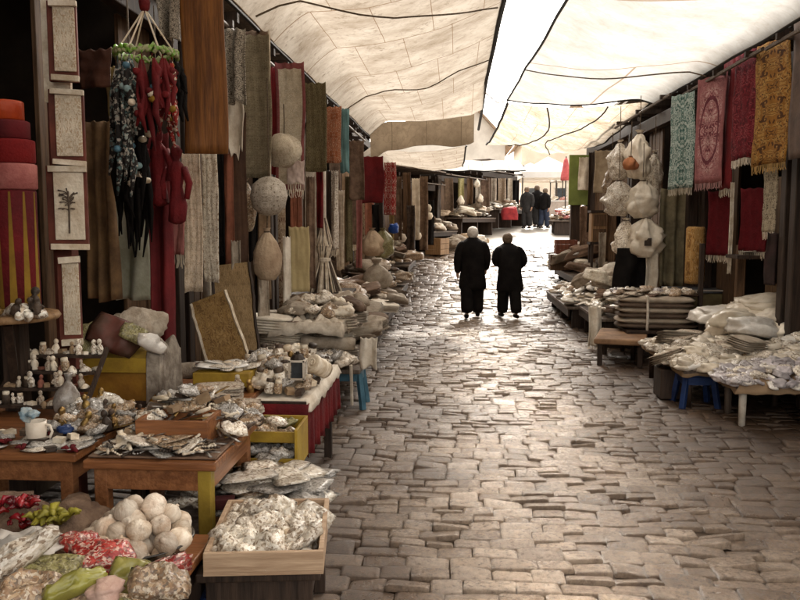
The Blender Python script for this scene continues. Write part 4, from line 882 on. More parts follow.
# ================================================================== LEFT FRONTAGE HANGINGS
# plaque post
po = thing('plaque_post', 'leaning cream and red-brown post carrying carved plaques', 'post', (X(60, 4.05), 4.1, 0))
MB().box((0, 0, 1.7), (.1, .08, 3.4)).build('post', mat('redbrown_paint', (.16, .045, .03), (.08, .025, .018), scale=4), po, bevel=.004)
MB().box((.02, -.05, 2.9), (.14, .02, 1.0)).build('face_board', IVORY, po)
def plaque(label, px0, px1, py0, py1, Y, motif):
    A, B = P(px0, py0, Y), P(px1, py1, Y); w_, h_ = B.x-A.x, A.z-B.z; t = thing('carved_plaque', label, 'plaque', ((A.x+B.x)/2, Y, (A.z+B.z)/2), .25)
    MB().box((0, 0, 0), (w_, .035, h_)).build('board', mat('redbrown_paint', (0, 0, 0)), t, bevel=.003)
    MB().box((.012, -.024, .01), (w_*.74, .016, h_*.8)).build('panel', mat('plaque_face', (.72, .65, .53), (.52, .43, .32), scale=9, bump=.6) if motif == 'tree' else carpet('plaque_ornament', (.68, .6, .48), (.5, .38, .26), (.6, .51, .39), 3, 3, None, 4, False, 3.2), t, bevel=.003)
    for sz in (-1, 1): MB().box((.01, -.03, sz*h_*.46), (w_*.95, .03, h_*.07), Matrix.Rotation(U(-.08, .08), 3, 'Y')).build('moulding', IVORY, t, bevel=.002)
    mb = MB()
    if motif == 'tree':
        mb.tube([(.01, -.035, -h_*.3), (.013, -.035, 0), (.01, -.035, h_*.2)], .005, 5)
        for i in range(26):
            a = U(-.5, 3.64); r_ = U(.02, .055); z0_ = U(-.02, h_*.2); p1 = (.012+r_*math.cos(a), -.035, z0_+r_*.9*math.sin(a)+.01); mb.tube([(.0115, -.035, z0_), ((.012+p1[0])/2, -.036, (z0_+p1[2])/2+.006), p1], [.003, .0025, .005], 4)
    if motif == 'tree': mb.build('relief', DKM, t)
plaque('topmost pale plaque of the plaque post, cut by the photo edge', 48, 78, 2, 82, 4.0, 'line')
plaque('pale plaque second from the top with carved moulding on top', 50, 85, 90, 166, 4.0, 'line')
plaque('pale plaque with a small dark flowering tree motif', 48, 88, 166, 250, 4.0, 'tree')
plaque('lowest narrow plaque with rusty pattern above the yellow box', 58, 82, 256, 345, 4.02, 'line')
# stacked red drums on their round shelf
dx, dy = X(15, 3.7), 3.7
sh = thing('round_shelf', 'rounded wooden shelf at the left edge below the red drums', 'shelf', (X(0, 3.7), 3.72, 0))
MB().lathe([(.2, 1.315), (.235, 1.32), (.245, 1.335), (.235, 1.352), (.2, 1.355)], 28).build('shelf_board', W_PALE if False else W_BROWNBOARD, sh, smooth=True)
MB().box((-.02, .1, .66), (.09, .09, 1.31)).build('post', W_DARK, sh); MB().bar((-.02, .08, 1.0), (.06, -.1, 1.31), .04).build('bracket', W_DARK, sh)
def drum(label, z0, z1, r, m, stripes=None, dxx=0):
    h = z1-z0; o = MB().lathe([(r*.9, 0), (r, .008), (r*1.0, h-.012), (r*.985, h-.004), (r*.9, h)], 30).build('felt_drum', m, smooth=True, loc=(dx+dxx, dy, z0)); tag(o, label, 'drum')
    if stripes:
        for k in range(10):
            a = 6.283*k/10; mb = MB(); mb.grid(lambda u, v: Vector((math.cos(a+(u-.5)*.36*(1-v*.75))*r*1.004, math.sin(a+(u-.5)*.36*(1-v*.75))*r*1.004, .01+v*(h-.02))), 4, 4); mb.build('stripe', stripes, o, smooth=True)
    return o
zz = lambda py: Zp(py, 3.7, 15)
drum('tall drum with yellow and dark red stripes at the bottom of the red stack', 1.356, zz(190), .1, DRED, GOLDF)
drum('pink felt drum resting on the striped drum', zz(190), zz(164), .108, PINKF)
drum('bright red drum above the pink drum', zz(164), zz(140), .104, FELT)
drum('deep red drum second from the top of the stack', zz(140), zz(121), .094, mat('crimson_felt', (.12, .006, .009), (.07, .004, .006)), dxx=-.01)
drum('orange drum on top of the red stack', zz(121), zz(101), .08, ORANGE, dxx=-.02)
heap([(2, 'shell', 'shelf_trinket', 'small cream and brown trinket on the rounded shelf', 'trinket', 'trinkets on the rounded shelf', SHELLM), (1, 'figurine', 'shelf_figurine', 'little dark figurine on the rounded shelf', 'figurine', 'figurines on the rounded shelf', [DKM, BRASS])], X(-6, 3.6)-.05, X(44, 3.6), 3.52, 3.6, 1.36, 20, .03, .8, (.6, .95))
# ring mobile
DOLLM = cells('doll_print', [(.3, .012, .012), (.34, .02, .02), (.02, .012, .012), (.28, .01, .01), (.62, .5, .4)], 26, rough=.85, bump=.4)
DARKM = cells('dark_print', [(.012, .01, .01), (.02, .016, .014), (.012, .01, .01), (.09, .16, .16), (.5, .46, .4), (.015, .012, .012)], 22, rough=.85, bump=.4)
rc = P(146, 54, 4.6)
ri = thing('ring_mobile', 'green beaded ring mobile with dangling red and black tassels', 'mobile', rc)
mb = MB(); n = 26
for k in range(n):
    a = 6.283*k/n; mb.tube([(.172*math.cos(a+j*.12), .172*math.sin(a+j*.12), .02*math.cos(j*2.+k)+U(-.006, .006)) for j in range(4)], .014, 6)
mb.build('ring', mat('lime_cord', (.16, .34, .04), (.35, .36, .2), scale=30, sharp=True, rough=.5), ri, smooth=True)
mb = MB()
for k in range(6): a = k*1.047+.3; mb.tube([(.165*math.cos(a), .165*math.sin(a), 0), (.01*math.cos(a), .01*math.sin(a), .24)], .005, 4)
mb.build('string', IVORY, ri)
MB().lathe([(.01, .23), (.03, .25), (.035, .29), (.02, .34), (.012, .36)], 10, jit=.15).build('top_knot', RED, ri, smooth=True); MB().tube([(0, 0, .35), (0, 0, 1.)], .008).build('hanging_cord', RED, ri)
for k in range(16):
    a = 6.283*k/16+.2; r_ = .16; x_, y_ = r_*math.cos(a), r_*math.sin(a); L_ = U(.45, .95); red = math.cos(a) > .1; L_ = L_*.62 if red else L_*.9; m_ = random.choice([RED, DOLLM, DOLLM, BLACKC]) if red else random.choice([BLACKC, DARKM, DARKM])
    mb = MB(); zc = -L_*.12; mb.tube([(x_, y_, -.01), (x_+U(-.01, .01), y_, zc)], .004, 4)
    for q in range(5):
        xo, yo = U(-.035, .035), U(-.035, .035); l2 = L_*U(.5, 1)
        mb.tube([(x_+xo*.2, y_+yo*.2, zc), (x_+xo*.8+U(-.01, .01), y_+yo*.8, zc-l2*.25), (x_+xo+U(-.02, .02), y_+yo, zc-l2*.5), (x_+xo+U(-.02, .02), y_+yo+U(-.02, .02), zc-l2*.75), (x_+xo*1.2+U(-.03, .03), y_+yo, zc-l2)], [.006, U(.012, .024), U(.008, .02), U(.014, .026), .006], 5)
    td = mb.build('tassel', m_, ri, smooth=True)
    for q in range(3):
        zq = zc-L_*U(.05, .8); mb = MB(); mb.lathe([(.003, -.02), (.018, -.013), (.022, 0), (.016, .015), (.003, .02)], 9, c=(x_+U(-.03, .02), y_-.03, zq), jit=.6, freq=3)
        mb.build('pompom', random.choice([TEALP, IVORY, mat('pale_teal', (.3, .42, .42), (.16, .25, .26)), BRASS, BLACKC] if not red else [RED, RED, GOLDF, IVORY]), td, smooth=True)
# red dress figure and long cloths near it
cl('red_cloth', 'long plain red sash hanging from the ring mobile side to the table', 'sash', 147, 169, 132, 346, 5.3, mat('sash_red', (.18, .018, .02), (.1, .01, .012), scale=3, bump=.6, bscale=30), waves=1.2, amp=.03)
for i, (x_, y_, l_) in enumerate(((158, 150, 'bunched red fabric doll at the top of the long red sash'), (176, 168, 'red fabric doll hanging right of the long red sash'))):
    o = MB().lathe([(.02, -.36), (.05, -.34), (.052, -.24), (.035, -.12), (.05, -.04), (.04, .02), (.02, .05), (.034, .08), (.036, .11), (.02, .14), (.004, .15)], 20, jit=.55).build('fabric_doll', RED, smooth=True, loc=P(x_, y_, 5.1-.0*i)); tag(o, l_, 'doll')
    for s in (-1, 1): MB().tube([(s*.05, 0, 0), (s*.09, -.02, -.1), (s*.075, -.03, -.2)], [.026, .024, .018], 7).build('arm', RED, o, smooth=True)
    MB().tube([(0, 0, .15), (0, 0, .9)], .005, 4).build('hanging_cord', ROPE, o)
cl('hanging_cloth', 'short dusty pink cloth right of the long red sash', 'cloth', 166, 183, 176, 255, 5.6, mat('dusty_pink', (.42, .17, .15), (.28, .1, .09)), waves=1, amp=.01, fringe=IVORY)
cl('hanging_cloth', 'pale sage green cloth below the ring mobile', 'cloth', 115, 146, 200, 300, 5.5, mat('sage_cloth', (.42, .42, .33), (.28, .28, .2), scale=5, bump=.6, bscale=30), waves=1.3, amp=.03)
cl('hanging_cloth', 'mustard cloth hanging slack left of the ring mobile', 'cloth', 103, 121, 66, 155, 4.9, mat('mustard', (.34, .24, .09), (.2, .14, .06)), waves=1, amp=.05, taper=.4)
cl('hanging_cloth', 'brown fold of cloth behind the flowering tree plaque', 'cloth', 84, 112, 120, 300, 5.2, mat('tobacco', (.2, .115, .05), (.1, .055, .025)), waves=2.5, amp=.035)
cl('hanging_cloth', 'dark brown sloping cloth between plaque post and green ring', 'cloth', 76, 112, 48, 88, 4.6, mat('dark_rust', (.09, .035, .02), (.05, .02, .012)), waves=.6, amp=.03)
q0 = P(131, 118, 4.9); mb = MB()
for i in range(60):
    a_, r_, l_ = U(0, 6.28), U(.02, .1), U(.35, .82); zs = -U(0, .35)
    mb.tube([(.02*math.cos(a_), .02*math.sin(a_), zs+.05), (r_*math.cos(a_), r_*math.sin(a_), zs-.05), (r_*1.2*math.cos(a_+U(-.5, .5)), r_*1.2*math.sin(a_), zs-l_*.4), (r_*math.cos(a_)+U(-.02, .02), r_*math.sin(a_), zs-l_*.7)], [.006, .02, .018, .004], 5)
o = mb.build('leafy_bundle', BLACKC, smooth=True, loc=q0); tag(o, 'black leafy bundle hanging under the ring mobile', 'bundle'); MB().tube([(0, 0, 0), (0, 0, 1.2)], .006, 4).build('hanging_cord', ROPE, o)
heap([(1, 'lump', 'white_knot', 'small white knotted cloth on the black leafy bundle', 'knot', 'white knots on the black leafy bundle', IVORY)], P(138, 180, 4.75).x-.05, P(138, 180, 4.75).x+.05, 4.72, 4.78, P(138, 185, 4.75).z, 5, .1, 1, (.2, .32))
cl('hanging_rug', 'orange brown board-stiff rug at the top beside the ring mobile', 'rug', 181, 223, -30, 154, 5.0, wood('rust_rug', (.24, .095, .022), (.1, .036, .01)), waves=.5, amp=.012, thick=.02)
cl('hanging_cloth', 'cream lace strip left of the pair under the orange brown rug', 'cloth', 182, 200, 152, 292, 5.9, carpet('cream_lace', (.68, .56, .42), (.5, .38, .27), (.74, .64, .52), 2, 9), waves=.6, amp=.01)
cl('hanging_cloth', 'white patterned strip right of the pair under the orange brown rug', 'cloth', 201, 217, 150, 282, 6.1, carpet('white_lace', (.74, .67, .55), (.36, .27, .18), (.8, .74, .64), 3, 12), waves=.6, amp=.01)
cl('hanging_strap', 'black fringed strap behind the white patterned strip', 'strap', 214, 222, 120, 245, 6.5, BLACKC, waves=.6, amp=.01, fringe=BLACKC)
cl('hanging_strap', 'dark brown strap under the crinkled net', 'strap', 228, 246, 112, 265, 6.8, mat('strap_brown', (.08, .04, .022), (.045, .022, .013)), waves=.6, amp=.02, taper=.2)
cl('hanging_cloth', 'white scalloped cloth above the dark brown strap', 'cloth', 219, 243, 96, 150, 6.6, TEX_W, waves=1.5, amp=.03, jag=.5)
cl('hanging_net', 'crinkled black and white net at the top right of the rug', 'net', 221, 244, 28, 104, 6.4, carpet('crinkled_net', (.5, .45, .37), (.05, .04, .03), (.1, .08, .06), 6, 8), waves=2, amp=.04)
cl('hanging_cloth', 'olive grey sacking cloth hanging above the mesh ball', 'cloth', 241, 270, 34, 178, 7.0, carpet('sacking', (.24, .2, .13), (.14, .11, .07), (.3, .26, .18), 7, 22), waves=.8, amp=.02)
cl('hanging_cloth', 'grey sacking flap high up beside the pale pole', 'cloth', 243, 269, 30, 78, 7.2, TEX_B, waves=.8, amp=.02)
tag(MB().tube([P(269, 30, 7.0), P(270, 178, 7.0)], .012, 6).build('display_pole', IVORY), 'thin pale pole at the edge of the olive sacking cloth', 'pole')
ball = MB().lathe([(.02, -.17), (.08, -.155), (.14, -.1), (.168, 0), (.14, .1), (.08, .15), (.03, .168)], 24, jit=.12).build('mesh_ball', carpet('ball_mesh', (.52, .46, .38), (.2, .16, .12), (.62, .57, .5), 14, 10), smooth=True, loc=P(269, 196, 6.9)); tag(ball, 'grey round mesh ball of shells hanging over the teardrop sack', 'ball'); MB().tube([(0, 0, .16), (0, 0, 1.)], .006, 4).build('hanging_cord', ROPE, ball)
sackbag('hanging_sack', 'tan teardrop shaped sack below the mesh ball', 'sack', P(267, 228, 6.95), .125, .46, mat('tan_sack', (.5, .38, .26), (.33, .23, .15), scale=5, bump=.7, bscale=40), jit=.1, cord=.2)
sackbag('hanging_sack', 'slim mottled brown sack left of the mesh ball', 'sack', P(246, 178, 7.1), .085, .48, PK_B, cord=.4)
hat = MB().lathe([(.17, -.02), (.18, -.01), (.12, .015), (.11, .1), (.09, .15), (.02, .165)], 22, jit=.1, rot=Matrix.Rotation(1.1, 3, 'X')).build('straw_hat', carpet('straw', (.6, .52, .4), (.34, .27, .18), (.66, .58, .46), 20, 8), smooth=True, loc=P(283, 150, 7.6)); tag(hat, 'pale straw hat hanging before the crimson edged strip', 'hat')
sackbag('hanging_sack', 'grey cap shaped bag under the straw hat', 'bag', P(284, 136, 7.7), .1, .3, TEX_G, cord=.3)
cl('hanging_carpet', 'cream runner with crimson edges left of the olive runner', 'carpet', 275, 304, 62, 190, 8.2, carpet('crimson_runner', (.62, .55, .43), (.56, .48, .36), (.5, .42, .3), 3, 12, (.2, .01, .03)), waves=.6, amp=.015, fringe=IVORY)
cl('hanging_carpet', 'olive brown runner in the middle of the left hangings', 'carpet', 305, 326, 82, 172, 9.0, carpet('olive_runner', (.13, .11, .055), (.07, .05, .03), (.2, .17, .1), 5, 14), waves=.6, amp=.015)
cl('hanging_carpet', 'orange and white patterned cloth beside the teal edged one', 'carpet', 323, 341, 106, 163, 9.8, carpet('orange_cloth', (.42, .15, .07), (.6, .42, .3), (.3, .08, .04), 5, 9), waves=.6, amp=.015)
cl('hanging_cloth', 'narrow teal cloth hanging under the awning hem', 'cloth', 340, 349, 108, 173, 10.3, mat('teal_cloth', (.16, .3, .31), (.1, .2, .21)), waves=.6, amp=.015)
cl('hanging_cloth', 'pale pink towel below the straw hat', 'cloth', 287, 304, 160, 184, 8.0, mat('towel_pink', (.62, .5, .45), (.5, .38, .33)), waves=.6, amp=.015, fringe=IVORY)
cl('hanging_cloth', 'short dark ochre cloth behind the orange patterned one', 'cloth', 349, 364, 140, 200, 12.0, TEX_B, waves=.8, amp=.02)
cl('hanging_carpet', 'plain dark red blanket hung over the far left stalls', 'blanket', 361, 384, 156, 203, 14.0, DRED, waves=.8, amp=.02)
cl('hanging_cloth', 'red and white cloth right of the dark red blanket', 'cloth', 384, 396, 162, 215, 15.5, carpet('redwhite', (.3, .03, .03), (.6, .5, .42), (.3, .03, .03), 4, 6), waves=.8, amp=.02)
cl('hanging_cloth', 'pale yellow board-like cloth behind the blue stool table', 'cloth', 289, 309, 226, 292, 8.4, mat('pale_yellow', (.52, .42, .22), (.4, .31, .16), scale=4), waves=.4, amp=.008)
cl('hanging_cloth', 'crimson narrow cloth left of the cream runner', 'cloth', 270, 277, 66, 175, 8.4, DRED, waves=.6, amp=.015)
for i, (x_, y0_, y1_, Y_, l_) in enumerate(((294, 183, 240, 8.8, 'thin rusty tie hanging above the pale yellow cloth'), (340, 190, 270, 12.5, 'thin pale cord skein beside the bundle of sticks'), (352, 188, 245, 13, 'brown tie with bead tassels before the far left planks'), (330, 170, 260, 11.4, 'dark brown strap left of the bundle of sticks'))):
    cl('hanging_strap', l_, 'strap', x_-4, x_+4, y0_, y1_, Y_, [mat('rust_tie', (.26, .09, .05)), IVORY, TEX_B, W_DARK][i], waves=.5, amp=.02, fringe=IVORY if i == 2 else None)
cl('hanging_net', 'grey net scrap at the top between ring mobile and brown rug', 'net', 156, 181, -14, 40, 5.1, carpet('crinkled_net', (0, 0, 0), (0, 0, 0), (0, 0, 0)), waves=1.5, amp=.05, taper=.5)
EX = [(224, 232, 150, 268, 6.7, 'rusty brown strip beside the dark brown strap'), (232, 240, 240, 330, 6.6, 'grey braided strip hanging above the straw panel'), (248, 256, 186, 262, 7.3, 'black beaded strip behind the mesh ball'), (258, 268, 262, 330, 7.4, 'ash grey strip under the teardrop sack'),
      (283, 290, 236, 318, 8.2, 'pale fringed strip left of the pale yellow cloth'), (306, 314, 176, 288, 9.2, 'umber strip under the olive brown runner'), (316, 323, 168, 228, 9.5, 'maroon strip under the orange patterned cloth'), (331, 338, 170, 250, 10.6, 'cream speckled strip under the teal cloth'), (345, 352, 176, 262, 12.2, 'dark olive strip right of the pale cord skein'), (356, 362, 198, 268, 13.4, 'dusty rose strip below the dark red blanket'), (372, 379, 204, 232, 14.6, 'black strip below the dark red blanket'), (389, 394, 206, 250, 16.2, 'ochre strip beside the blue bag')]
EXM = [mat('rust_tie', (.26, .09, .05)), TEX_G, BLACKC, TEX_G, TEX_W, TEX_B, DRED, PK_W, carpet('olive_runner', (0, 0, 0), (0, 0, 0), (0, 0, 0)), mat('dusty_pink', (0, 0, 0)), BLACKC, mat('mustard', (0, 0, 0))]
for (xl_, xr_, y0_, y1_, Y_, l_), m_ in zip(EX, EXM): cl('hanging_strip', l_, 'strip', xl_, xr_, y0_, y1_, Y_, m_, waves=.8, amp=.03, fringe=IVORY if 'fringed' in l_ or 'cream' in l_ else None)
ANC = [(206, 'white patterned strip', 90, 300), (236, 'dark brown strap', 60, 290), (262, 'mesh ball', 80, 300), (279, 'teardrop sack', 150, 310), (296, 'cream runner', 130, 300), (311, 'olive brown runner', 120, 295), (320, 'orange patterned cloth', 140, 285), (334, 'teal cloth', 150, 280), (346, 'bundle of sticks', 170, 275), (357, 'pale cord skein', 175, 275), (368, 'dark red blanket', 180, 262), (381, 'tan bulging sack', 180, 255)]
HUE = [('tan', mat('shade_tan', (.3, .2, .12), (.17, .11, .06))), ('brown', TEX_B), ('cream', TEX_W), ('grey', TEX_G), ('rust', mat('rust_tie', (0, 0, 0))), ('figured', carpet('figured_cloth', (.3, .22, .14), (.14, .07, .045), (.42, .34, .25), 3, 8, None, 6, False, 5))]
for i, (px_, an_, y0_, y1_) in enumerate(ANC):
    h_, m_ = HUE[(i*5+2) % 6]; Y_ = 800*2.38/(456-px_); w_ = 7+U(0, 4)
    cl('hanging_cloth', f'{h_} long cloth hanging in the shade behind the {an_}', 'cloth', px_-w_*.5, px_+w_*.6, y0_, y1_, Y_, m_, YR=Y_+.25, waves=1.2, amp=.035)
# bundle of sticks
bs = thing('stick_bundle', 'tall bundle of white and dark sticks tied in the middle', 'bundle', P(325, 292, 9.6))
mb = MB(); mb2 = MB()
for i in range(90):
    a, r_ = U(0, 6.28), U(.02, .21); b_ = a+U(-.4, .4); (mb if i % 3 else mb2).tube([(r_*math.cos(a), r_*math.sin(a)*.6, 0), (.06*math.cos(a), .05*math.sin(a), .4), (.1*math.cos(b_+.5), .09*math.sin(b_+.5), .56), (.02*math.cos(b_), .02*math.sin(b_), .8+U(-.1, .1))], .011, 5)
mb.build('sticks', IVORY, bs); mb2.build('dark_sticks', DKM, bs); MB().lathe([(.06, .36), (.075, .38), (.075, .41), (.06, .43)], 12).build('tie', TEX_W, bs)
table('goods_bench', 'low bench under the tall bundle of sticks', X(325, 9.6)-.4, X(325, 9.6)+.3, 9.3, 10.2, Zp(292, 9.6, 325), W_DARK)
# leaning boards
def leaning(label, pxs, Y, m, edge, lean=.22):
    (x0, y0), (x1, y1), (x2, y2), (x3, y3) = pxs      # bl, br, tr, tl
    q = [P(x0, y0, Y), P(x1, y1, Y+.05), P(x2, y2, Y+lean+.05), P(x3, y3, Y+lean)]
    fn = lambda u, v: (q[0]*(1-u)+q[1]*u)*(1-v)+(q[3]*(1-u)+q[2]*u)*v
    o = MB().grid(fn, 8, 10).build('leaning_panel', m, solid=.025); tag(o, label, 'panel')
    for u in (0.0, 1.): MB().tube([fn(u, k/12)+Vector((U(-.006, .006), -.016, 0)) for k in range(13)], .014, 5).build('edge_cord', edge, o)
leaning('ribbed tan straw panel leaning behind the ochre one', ((216, 372), (262, 372), (250, 262), (214, 266)), 6.35, carpet('ribbed_straw', (.3, .2, .1), (.17, .11, .055), (.34, .24, .13), 14, 3), W_DARK)
leaning('ochre panel with a beaded dark left edge, leaning on the frontage', ((212, 378), (258, 378), (226, 290), (191, 304)), 6.0, carpet('ochre_panel', (.25, .15, .055), (.16, .09, .035), (.3, .19, .08), 2, 2), IVORY)

# ================================================================== LEFT, MIDDLE
x0, x1 = X(250, 4.75), X(305, 4.75)
t3 = table('display_table', 'table with dark red cloth skirt and white lace edge', -1.62, x1, 4.72, 5.95, .70, W_DARK, apron=0)
def skirt(label, a, b, z0, z1, m, parent=None):
    a, b = Vector(a), Vector(b); d = b-a; n = Vector((-d.y, d.x, 0)).normalized()
    return MB().grid(lambda u, v: a+d*u+n*(.012*math.sin(u*d.length*34)*v+.006*math.sin(u*d.length*90)*v)+Vector((0, 0, lerp(z0, z1+.012*math.sin(u*40), v))), max(20, int(d.length*60)), 6).build(label, m, parent, smooth=True, solid=.004)
c3 = thing('table_skirt', 'dark red pleated skirt cloth pinned round the table beside the street', 'skirt', (0, 0, 0))
skirt('front_skirt', (-1.6, 4.70, 0), (x1+.012, 4.70, 0), .69, .40, RED, c3); skirt('side_skirt', (x1+.014, 4.70, 0), (x1+.016, 5.95, 0), .69, .36, RED, c3)
fill(-1.6, x1, 4.74, 5.94, .708, TEX_W, 'lace_cloth', 'white cloth with wavy edge over the red skirted table', .0, 'tablecloth', jit=.008, over=.035, drop=.07)
heap([(3, 'packet', 'mixed_packet', 'cream or brown packet on the red skirted table', 'packet', 'packets on the red skirted table', [PK_W, PK_G, PK_B, PK_C]), (2, 'jar', 'spice_jar', 'small jar standing on the red skirted table', 'jar', 'jars on the red skirted table', [(PK_B, IVORY), (PK_W, DKM)]),
      (1.4, 'carton', 'small_carton', 'small box on the red skirted table', 'box', 'boxes on the red skirted table', [IVORY, CARDB, DKM]), (1, 'figurine', 'figurine', 'pale figurine on the red skirted table', 'figurine', 'figurines on the red skirted table', [IVORY, BRASS])], -1.5, x1-.03, 4.78, 5.88, .72, 130, .16, .3, (.6, 1.1))
la = thing('glass_lantern', 'small white framed lantern at the front of the red skirted table', 'lantern', (X(296, 4.9), 4.9, .80))
mb = MB()
for sx in (-1, 1):
    for sy in (-1, 1): mb.box((sx*.045, sy*.045, .07), (.012, .012, .12))
    mb.box((0, sx*.045, .125), (.1, .012, .012)); mb.box((0, sx*.045, .012), (.1, .012, .012)); mb.box((sx*.045, 0, .125), (.012, .078, .012)); mb.box((sx*.045, 0, .012), (.012, .078, .012))
mb.build('frame', WHITEP, la); MB().box((0, 0, .068), (.072, .072, .1)).build('pane', mat('window_glass', (.05, .055, .06), rough=.1), la); MB().lathe([(.05, .132), (.03, .16), (.012, .165), (.012, .18)], 10).build('cap', IRON, la)
put('roll', 'stone_bottle', 'pale round jug lying right of the white lantern', 'jug', (X(316, 5.1), 5.15, .84), (0, .5, 1.), (.3, 1., 1.), IVORY)
# textile platform with the blue stool
xb0, xb1 = -2.25, X(368, 8.0)
MBp = thing('textile_platform', 'low board under the textile pile with a white cloth end', 'platform', (0, 0, 0)); MB().box(((xb0+xb1)/2, 8.0, .40), (xb1-xb0, 1.5, .04)).build('board', W_GREY, MBp, bevel=.004)
for a in (xb0+.1, (xb0+xb1)/2): MB().box((a, 8.0, .19), (.08, 1.3, .38)).build('trestle', W_DARK, MBp)
stool('pale blue plastic stool under the street end of the textile pile', xb1-.16, 7.6, .38, TEALP, .3)
tag(MB().tube([P(352, 405, 7.2), P(351, 365, 7.15)], .016, 6).build('prop_stick', WHITEP), 'thin white prop stick between red skirt and blue stool', 'stick')
for i in range(34):
    u, lv = random.random(), i % 4
    put('folded', 'folded_textile', 'folded grey, brown or cream textile in the pile above the blue stool', 'textile', (U(xb0+.25, xb1-.22), U(7.45, 8.5), .42+lv*.105), (U(-.08, .08), U(-.08, .08), U(-.3, .3)), (U(1, 1.3), U(1, 1.3), U(.9, 1.2)), random.choice([TEX_G, TEX_G, TEX_B, TEX_P, TEX_W]), 'folded textiles above the blue stool')
for i, (px_, py_, l_, m_, s_) in enumerate(((350, 343, 'long grey roll of cloth lying towards the street above the blue stool', TEX_G, (1., 1., 1.)), (330, 352, 'short brown roll of cloth under the long grey roll', TEX_B, (.8, .9, .9)))):
    p = P(px_-22, py_, 7.4); put('roll', 'cloth_roll', l_, 'roll', p, (0, .05, .1), s_, m_)
cl('hanging_cloth', 'white cloth end hanging over the street side of the textile pile', 'cloth', 360, 377, 337, 368, 7.25, TEX_W, waves=1.2, amp=.03)
fill(X(268, 7.3), X(340, 7.3), 7.3, 8.15, .85, mat('dirty_sheet', (.66, .59, .49), (.4, .33, .25), scale=9, bump=.9, bscale=22), 'white_cover', 'white sheet spread on top of the textile pile', .02, jit=.13, drop=.12)
heap([(2, 'packet', 'mixed_packet', 'brown or cream packet on top of the white sheet of the textile pile', 'packet', 'packets on the white sheet', [PK_B, PK_C, PK_W]), (1, 'lump', 'cloth_bundle', 'grey cloth bundle on the textile pile', 'bundle', 'bundles on the textile pile', [TEX_G, TEX_B])], X(285, 7.9), xb1-.1, 7.6, 8.6, .88, 42, .12, .4, (.9, 1.4))
heap([(1, 'packet', 'mixed_packet', 'pale packet on the front of the textile platform behind the lantern', 'packet', 'packets at the front of the textile platform', [PK_W, PK_G])], X(300, 7.2), xb1-.1, 7.2, 7.45, .43, 12, .16, .3, (1, 1.4))
# further stalls down the left side
def floor_stall(label, xa, xb_, ya, yb, z, side, kinds, n, dome, m=W_GREY, sc=(1, 1.4)):
    b0 = gz((ya+yb)/2) if (ya+yb)/2 > 14 else 0
    t = thing('low_stall', label, 'stall', (0, 0, b0)); MB().box(((xa+xb_)/2, (ya+yb)/2, z-.02), (xb_-xa, yb-ya, .04)).build('board', m, t, bevel=.004)
    MB().box((xb_-.03 if side < 0 else xa+.03, (ya+yb)/2, z-.1), (.025, yb-ya-.02, .12)).build('front_board', W_DARK, t)
    for yy in (ya+.15, (ya+yb)/2, yb-.15): MB().box(((xa+xb_)/2, yy, (z-.04)/2-.02), (xb_-xa-.2, .08, z)).build('trestle', W_DARK, t)
    heap(kinds, xa+.05, xb_-.05, ya+.05, yb-.05, z+b0+.02, n, dome, .3, sc, zs=.75)
G1 = lambda w: [(1.6, 'sack', 'stuffed_sack', f'brown or grey stuffed sack on {w}', 'sack', 'sacks on '+w, [TEX_B, TEX_G, PK_B, TEX_W]), (3, 'folded', 'folded_cloth', f'stack of folded cloth on {w}', 'cloth', 'folded cloths on '+w, [TEX_P, TEX_W, TEX_G, TEX_B]), (3, 'lump', 'cloth_bundle', f'small cloth bundle on {w}', 'bundle', 'bundles on '+w, [TEX_B, TEX_G, DKM, PK_B]), (4, 'packet', 'packet', f'pale packet on {w}', 'packet', 'packets on '+w, [PK_W, PK_G, WHITF, PK_B])]
floor_stall('low stall of sacks beyond the textile pile on the left', -2.3, X(376, 10), 9.0, 11.4, .36, -1, G1('the low stall beyond the textile pile'), 58, .32)
floor_stall('low stall of dark sacks under the dark red blanket', -2.3, X(392, 13), 11.7, 14.4, .34, -1, G1('the stall under the dark red blanket'), 64, .42)
floor_stall('low stall of bundles near the far left posts', -2.2, X(405, 17), 14.8, 18.3, .34, -1, G1('the stall near the far left posts'), 64, .45)
floor_stall('last low stall of the left row by the far corner', -2.2, X(414, 21), 18.8, 22.4, .34, -1, G1('the last stall of the left row'), 48, .5, sc=(.9, 1.4))
sackbag('hanging_sack', 'tan bulging sack hanging over the far left stall', 'sack', P(372, 228, 14.2), .2, .5, mat('tan_sack', (0, 0, 0)), jit=.3); sackbag('hanging_sack', 'orange tan sack right of the bulging tan sack', 'sack', P(383, 228, 14.4), .2, .55, PK_O, jit=.3)
put('tied_bag', 'grey_bag', 'large pale grey bag sitting on the stall below the tan sacks', 'bag', (X(379, 14), 13.6, .62), (.1, 0, 0), (1.2, 1.1, 1.), TEX_G)
put('lump', 'blue_bag', 'small bright blue bag on the far left stall', 'bag', P(394, 232, 15.6), (.4, 0, 0), (.9, .9, 2.2), mat('bright_blue', (.02, .08, .36), (.012, .04, .2), rough=.4))
for i, (x_, y0_, y1_, Y_, m_) in enumerate(((398, 176, 240, 17.5, TEX_B), (407, 172, 235, 19, W_PLANK), (416, 178, 240, 20, TEX_W), (424, 176, 250, 21, TEX_B), (430, 200, 245, 21.5, BLACKC), (411, 205, 250, 18.5, DKM))):
    cl('hanging_cloth', ['brown cloth hanging at the first far left post', 'tan board-like cloth beside the brown one at the far left posts', 'pale cloth near the end of the left row', 'long brown cloth near the far left corner', 'black garment hanging at the far left corner', 'dark garment between the far left posts'][i], 'cloth', x_-4, x_+4, y0_, y1_, Y_, m_, waves=1, amp=.03)
